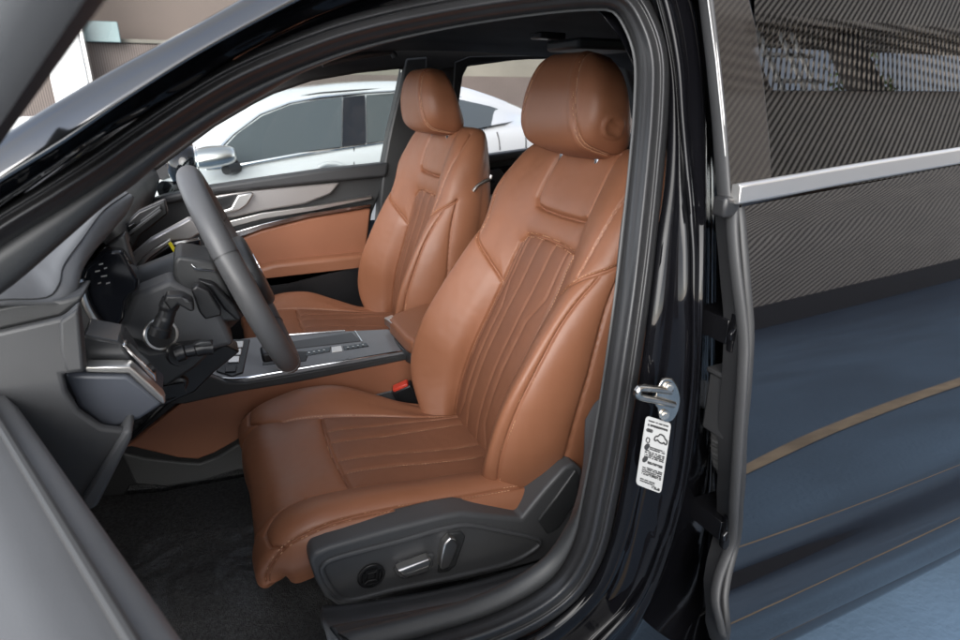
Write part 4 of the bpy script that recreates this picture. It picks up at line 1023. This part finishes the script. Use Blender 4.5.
pan('switch_trim', [(85, 366.5), (130, 366.5), (134, 370), (163, 397), (165.5, 403), (163, 405), (157, 401), (128, 374), (86, 373)], dict(y=.238), .02, ALU, dash, bevel=.002)
pan('trim_blade', [(121, 345), (125, 345), (155, 375), (157, 383), (153, 382)], dict(y=.262), .02, CHROME, dash, bevel=.0015)
# panel around the steering column, shelf below it
pan('column_panel', [(84, 333), (124, 318), (133, 295), (170, 280), (215, 300), (235, 345), (207, 352), (196, 362), (160, 384), (135, 368), (118, 342)], dict(y=.47), .06, mat('column_panel_plastic', (.075, .076, .079), .5, noise=(6, .05)), dash, bevel=.008, seg=3)
pan('knee_panel', [(118, 340), (150, 352), (205, 346), (208, 356), (196, 368), (165, 388), (155, 380)], dict(y=.44), .05, GREY_D, dash, bevel=.005)
pan('column_gap', [(140, 405), (158, 388), (190, 362), (225, 345), (240, 352), (215, 372), (195, 392), (160, 408)], dict(y=.60), .05, BLACKP, dash)
q = MB(); c = P(172, 388, y=.50); q.tube(catmull(L([(160, 392), (166, 386), (176, 380), (183, 380), (181, 386), (171, 394), (162, 396)], y=.50), 40, True), .008, 10, closed=True); q.box(c, (.018, .012, .010)); q.build('column_lever', BLACKP, dash)
# lower bulkhead in the shade
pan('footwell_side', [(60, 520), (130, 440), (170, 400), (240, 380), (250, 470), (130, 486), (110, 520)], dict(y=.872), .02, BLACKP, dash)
q = MB(); q.box((-1.02, .58, .80), (.12, .24, .10)); q.box((-1.1, 1.2, .78), (.22, .52, .16)); q.build('dash_core', BLACKP, dash, bevel=.02)

# ------------------------------------------------------------------ steering wheel and column
sw = part('steering_wheel', car)
WCp = np.array([-.628, .572, .878]); WN = np.array([.943, 0, .332]); WA = np.array([-.332, 0, .943]); WB = np.array([0, 1.0, 0])
def WP(r, ang, h=0.0): return WCp+WA*r*math.cos(R(ang))+WB*r*math.sin(R(ang))+WN*h
q = MB(); ra = .1655
path = [WP(ra, a) for a in np.linspace(0, 360, 120, endpoint=False)]
rad = [(.0178 if abs(((a+180) % 360)-180) < 118 else .0172) for a in np.linspace(0, 360, 120, endpoint=False)]
q.tube(path, rad, 22, closed=True); 
RIM = mat('wheel_leather', (.072, .073, .076), .45, bump=('voronoi', 480, .2, .0005), noise=(9, .05))
q.build('rim', RIM, sw, ang=0)
for a in (295, 65, 215, 145):
    q = MB(); q.tube([WP(ra, a-.35), WP(ra, a+.35)], .0183, 22)
    q.build('rim_seam', GREY_D, sw)
q = MB()                             # hub and three spokes
hub = [WP(r, a, .0) for a, r in ((0, .055), (30, .06), (60, .075), (90, .085), (120, .075), (150, .065), (180, .065), (210, .065), (240, .075), (270, .085), (300, .075), (330, .06))]
q.prism(list(catmull(hub, 48, True)), WN*.028-0); q.build('hub', GREY_D, sw, bevel=.010, seg=4)
for a in (92, 268):
    q = MB(); q.prism([WP(.07, a-22, -.008), WP(.155, a-9, -.006), WP(.155, a+7, -.006), WP(.07, a+20, -.008)], WN*.018); q.build('spoke', BLACKP, sw, bevel=.004)
q = MB(); q.prism([WP(.05, 160, -.008), WP(.165, 172, -.006), WP(.165, 188, -.006), WP(.05, 200, -.008)], WN*.014)
q.build('spoke', BLACKP, sw, bevel=.004)
for a in (86, 274):
    q = MB(); q.prism([WP(.085, a-10, .012), WP(.150, a-6, .011), WP(.150, a+4, .011), WP(.085, a+9, .012)], WN*.005)
    q.build('spoke_trim', CHROME, sw, bevel=.001)
q = MB(); q.disc(WCp+WN*.028, WN, .022, .002, 32); q.build('emblem', CHROME, sw)
q = MB(); q.tube([WCp-WN*.02, WCp-WN*.055, WCp-WN*.16, WCp-WN*.34], [.060, .072, .075, .07], 28); q.build('column_shroud', GREY_D, sw, ang=50)
# paddle, stalks
def blob(name, px, y, th, m, parent, bevel=.004): return pan(name, px, dict(y=y), th, m, parent, bevel=bevel, seg=3)
blob('shift_paddle', [(191, 290), (197, 285), (209, 291), (222, 312), (221, 316), (205, 320), (199, 312)], .43, .02, BLACKP, sw)
blob('shift_paddle', [(197, 280), (214, 283), (236, 306), (243, 318), (238, 322), (224, 310), (210, 290)], .462, .02, BLACKP, sw)
q = MB(); q.tube(catmull(L([(159, 335), (162, 326), (166, 316), (169, 306), (172, 300)], y=.40), 24), [.0135]*6+[.0115]*6+[.0105]*6+[.012]*6, 16)
q.build('indicator_stalk', BLACKP, sw)
blob('stalk_end', [(164, 302), (166, 296), (182, 296), (193, 302), (195, 311), (190, 312), (178, 305), (171, 312)], .385, .028, BLACKP, sw, .005)
blob('stalk_button', [(182, 298), (188, 300), (191, 304), (185, 303)], .383, .01, GREY, sw, .0015)
q = MB(); c = P(160, 334, y=.432); nx = np.array([.35, -.9, .15]); q.disc(c, nx, .0225, .007, 40, rin=.0185); q.build('stalk_ring', ALU, sw)
q = MB(); q.disc(c, nx, .019, .004, 32); q.build('stalk_boot', BLACKP, sw)
q = MB(); q.tube(catmull(L([(176, 355), (184, 352), (194, 350), (204, 347.5), (213, 347)], y=.40), 30), [.011]*8+[.0085]*8+[.0105]*14, 16); q.disc(P(177, 354, y=.42), nx, .0155, .012, 28); q.build('cruise_stalk', BLACKP, sw)
blob('stalk_button', [(192, 346), (200, 342), (211, 341.5), (213, 345), (204, 347)], .385, .01, GREY_D, sw, .002)
# column cover seen left of the rim
blob('column_cover', [(173, 262), (178, 256), (194, 258), (214, 262), (228, 290), (240, 322), (222, 322), (200, 300), (180, 290), (173, 276)], .475, .10, GREY_D, sw, .010)
pan('column_trim', [(191, 264), (194, 270.5), (215, 272), (216, 270), (197, 268)], dict(y=.47), .006, CHROME, sw, bevel=.001)

# ------------------------------------------------------------------ passenger door
pd = part('passenger_door', car)
YD = 1.70
pan('door_panel', [(128, 208), (165, 196), (205, 187.5), (320, 170.5), (389, 163), (386, 180), (372, 215), (366, 260), (358, 320), (300, 335), (200, 350), (150, 330), (110, 300)], dict(y=YD), .06, GREY_D, pd, bevel=.01, seg=3)
pan('belt_pad', [(128, 207), (165, 195.5), (205, 187), (320, 170), (389, 162.5), (387, 177), (320, 183), (208, 195), (128, 214)], dict(y=YD-.035), .06, mat('belt_pad', (.035, .036, .038), .5, noise=(6, .05)), pd, bevel=.012, seg=4)
pan('inlay', [(205, 197), (240, 191), (340, 182.5), (331, 194), (305, 204), (262, 211), (232, 218), (214, 216)], dict(y=YD-.022), .03, WOOD, pd, bevel=.006)
pan('handle_recess', [(206, 200), (238, 194), (236, 204), (222, 211), (208, 214)], dict(y=YD-.026), .01, BLACKP, pd)
pan('door_handle', [(214, 213), (231, 208), (238, 195), (252, 192.5), (254, 194), (247, 205), (240, 210), (219, 215.5)], dict(y=YD-.045), .02, ALU, pd, bevel=.004)
pan('chrome_strip', [(226, 222), (262, 213), (315, 206), (372, 196), (372, 199), (315, 210.5), (262, 219), (228, 228)], dict(y=YD-.028), .02, ALU, pd, bevel=.002)
pan('chrome_strip', [(232, 233), (262, 224), (310, 213), (371, 204), (371, 207), (310, 217), (262, 229), (236, 238.5)], dict(y=YD-.03), .02, CHROME, pd, bevel=.0015)
pan('door_card', [(236, 240), (262, 230), (310, 218), (371, 208), (366, 256), (330, 260), (290, 263), (262, 268)], dict(y=YD-.02), .04, LEATHER_D, pd, bevel=.008)
pan('armrest', [(256, 270), (275, 264), (330, 258), (370, 254), (364, 270), (330, 277), (290, 287), (268, 290)], dict(y=YD-.07), .09, LEATHER, pd, bevel=.014, seg=4)
pan('door_pocket', [(270, 292), (330, 279), (362, 274), (355, 306), (300, 320), (262, 318)], dict(y=YD-.02), .04, GREY_D, pd, bevel=.006)
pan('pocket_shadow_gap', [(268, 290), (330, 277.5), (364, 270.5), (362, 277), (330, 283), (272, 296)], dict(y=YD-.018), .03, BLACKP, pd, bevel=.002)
# window glass, frames and pillars of the far side
q = MB(); q.prism([P(128, 207, y=YD+.03), P(389, 163, y=YD+.03), P(402, 66, y=YD+.0), P(330, 76, y=YD+.0), P(262, 98, y=YD+.0)], (0, .004, 0)); q.build('window_glass', CLEAR, pd)
pan('centre_post', [(377, 240), (383, 168), (390, 130), (399, 92), (406, 58), (428, 56), (425, 120), (416, 240)], dict(y=YD-.02), .06, GREY_D, car, bevel=.008)
pan('far_roof_rail', [(120, 195), (160, 168), (215, 127), (256, 103), (274, 94), (312, 81), (358, 73), (402, 68.5), (440, 72), (470, 66), (530, 58), (600, 56), (680, 60), (740, 75), (740, -40), (450, -40), (390, 20), (330, 52), (274, 80), (215, 116), (160, 160)], dict(y=YD-.015), .05, HEAD, car, bevel=.01)
rdf = part('far_rear_door', car)
pan('door_panel', [(405, 172), (470, 160), (545, 149), (640, 135), (760, 118), (900, 96), (960, 88), (960, 300), (410, 330)], dict(y=YD-.005), .06, GREY_D, rdf, bevel=.01, seg=3)
pan('belt_pad', [(405, 171), (470, 157.5), (545, 147), (640, 133), (760, 115), (900, 92.5), (900, 99), (760, 122), (640, 141), (545, 156), (470, 166), (405, 180)], dict(y=YD-.04), .06, GREY, rdf, bevel=.012, seg=4)
pan('inlay', [(490, 168), (545, 162), (560, 170), (500, 178)], dict(y=YD-.03), .02, SCREEN, rdf)
pan('vent', [(490, 171), (501, 169), (508, 180), (497, 184)], dict(y=YD-.05), .03, GREY, rdf)
pan('door_handle', [(490, 196), (510, 190), (512, 194), (490, 203)], dict(y=YD-.05), .02, ALU, rdf)
pan('rear_post', [(423, 58), (463, 61), (466, 66), (463, 76), (459, 104), (454, 130), (450, 160), (416, 165)], dict(y=YD-.01), .05, HEAD, car, bevel=.01)
pan('corner_post', [(612, 62), (625, 66), (633, 90), (638, 120), (660, 125), (668, 70), (650, 55)], dict(y=YD-.01), .05, HEAD, car, bevel=.01)
pan('window_frame', [(455, 150), (459, 104), (463, 76), (468, 66), (480, 62.5), (530, 59), (600, 58), (620, 63), (620, 60), (600, 54), (470, 56), (455, 62), (450, 150)], dict(y=YD-.02), .03, BLACKP, rdf, bevel=.003)
# grab handle and reading lamp under the roof
q = MB(); gh = [P(a, b, y=1.52) for a, b in [(322, 64), (330, 62), (352, 57), (378, 53), (392, 52), (395, 57)]]; q.tube(catmull(gh, 30), .010, 10); q.build('grab_handle', GREY_D, car)
q = MB(); c = P(548, 36, y=.9, ); q.box(P(548, 36, z=1.262), (.03, .02, .006)); q.build('roof_hook', BLACKP, car, bevel=.003)
q = MB(); q.box(P(595, 46, z=1.245), (.08, .06, .010)); q.build('roof_lamp', GREY_D, car, bevel=.006)
# far door mirror seen over the dash
dm = part('door_mirror', car)
q = MB(); g = []; mc = P(190, 166, y=1.93)
for t, s_ in ((0, .93), (.1, 1.0), (.5, .98), (.85, .75), (1, .35)):
    g.append([mc+np.array([.02-.09*t, .115*s_*math.copysign(abs(math.cos(a))**.8, math.cos(a)), .078*s_*math.copysign(abs(math.sin(a))**.8, math.sin(a))]) for a in np.linspace(0, 2*math.pi, 28, endpoint=False)])
q.grid(g, cv=True); q.f.append(tuple(range(28))); q.m.append(0); q.f.append(tuple(range(112, 140))); q.m.append(0); q.build('housing', GLOSSB, dm, ang=50)
q = MB(); q.prism([mc+np.array([.0245, .100*math.copysign(abs(math.cos(a))**.8, math.cos(a)), .066*math.copysign(abs(math.sin(a))**.8, math.sin(a))]) for a in np.linspace(0, 2*math.pi, 28, endpoint=False)], (.003, 0, 0)); q.build('mirror_glass', mat('mirror_silver', (.85, .86, .84), .02, metal=1), dm)
q = MB(); q.tube([mc+np.array([-.01, -.06, -.07]), P(165, 190, y=1.76)], [.025, .03], 10); q.build('mirror_foot', GLOSSB, dm)

# ------------------------------------------------------------------ open front door, close to the camera
fd = part('front_door', car)
zB = .88
b0, b1 = P(-110, 223, z=zB), P(186, 642, z=zB)
dirb = (b1-b0)/np.linalg.norm(b1-b0); b1 = b1+dirb*.55
nrm = np.cross(dirb, (0, 0, 1)); nrm /= np.linalg.norm(nrm)
if nrm[0] < 0: nrm = -nrm                                  # towards the cabin
DOORG = mat('door_grey', (.125, .127, .13), .5, noise=(7, .05), bump=('voronoi', 500, .2, .0005))
prof_d = [(0.0, -.40), (.0, -.10), (.004, -.03), (.0, -.008), (-.008, .0), (-.014, .002), (-.020, -.003), (-.026, .003), (-.030, -.002), (-.034, .003), (-.050, .004), (-.10, -.004), (-.15, -.02), (-.16, -.05), (-.16, -.4)]
q = MB(); q.grid([[b0*(1-t)+b1*t+nrm*a+np.array([0, 0, z]) for t in np.linspace(0, 1, 30)] for a, z in catmull(prof_d, 60)]); q.build('door_panel', DOORG, fd, ang=0)
q = MB(); q.tube([b0*(1-t)+b1*t+nrm*(-.020)+np.array([0, 0, .003]) for t in np.linspace(0, 1, 30)], .0040, 10); q.build('belt_seal', mat('door_seal_grey', (.055, .055, .055), .5), fd)
# window frame of the open door: leaning bar above
u0, u1 = P(-22, 158, y=-.02), P(104, -30, y=-.22)
du_ = (u1-u0)/np.linalg.norm(u1-u0)
w0, w1 = u0-du_*.06, u1+du_*.15
side_ = np.cross(du_, FW); side_ /= np.linalg.norm(side_)
if side_@RT > 0: side_ = -side_
q = MB(); pf = [(0, 0), (.004, .010), (.012, .016), (.045, .020), (.10, .024), (.10, -.02), (.03, -.018), (.008, -.012)]
q.grid([[w0*(1-t)+w1*t+side_*a+FW*c for a, c in pf] for t in np.linspace(0, 1, 12)], cv=True); q.build('window_frame', mat('door_frame_grey', (.022, .022, .023), .55), fd, ang=50)

# clear film over the mat, crumpled
from mathutils import noise as mn
fm = MB(); g = []
for i, x in enumerate(np.linspace(-.86, -.56, 130)):
    row = []
    for j, y in enumerate(np.linspace(.30, .66, 150)):
        v = Vector((x*14, y*14, 3)); n1 = 1-abs(mn.noise(v))*2.2; n2 = 1-abs(mn.noise(v*2.7+Vector((5, 1, 0))))*2.0
        e = 1 if 0 < i < 129 else 0
        row.append((x+.025*math.sin(9*y), y+.02*math.sin(13*x), .332+.05*max(0, (-x-.80))/.3+.0030*max(n1, 0)**3+.0010*n2))
    g.append(row)
fm.grid(g); o = fm.build('floor_film', FILM, None, ang=0); tag(o, 'crumpled clear plastic film lying on the black driver footwell carpet', 'plastic film')
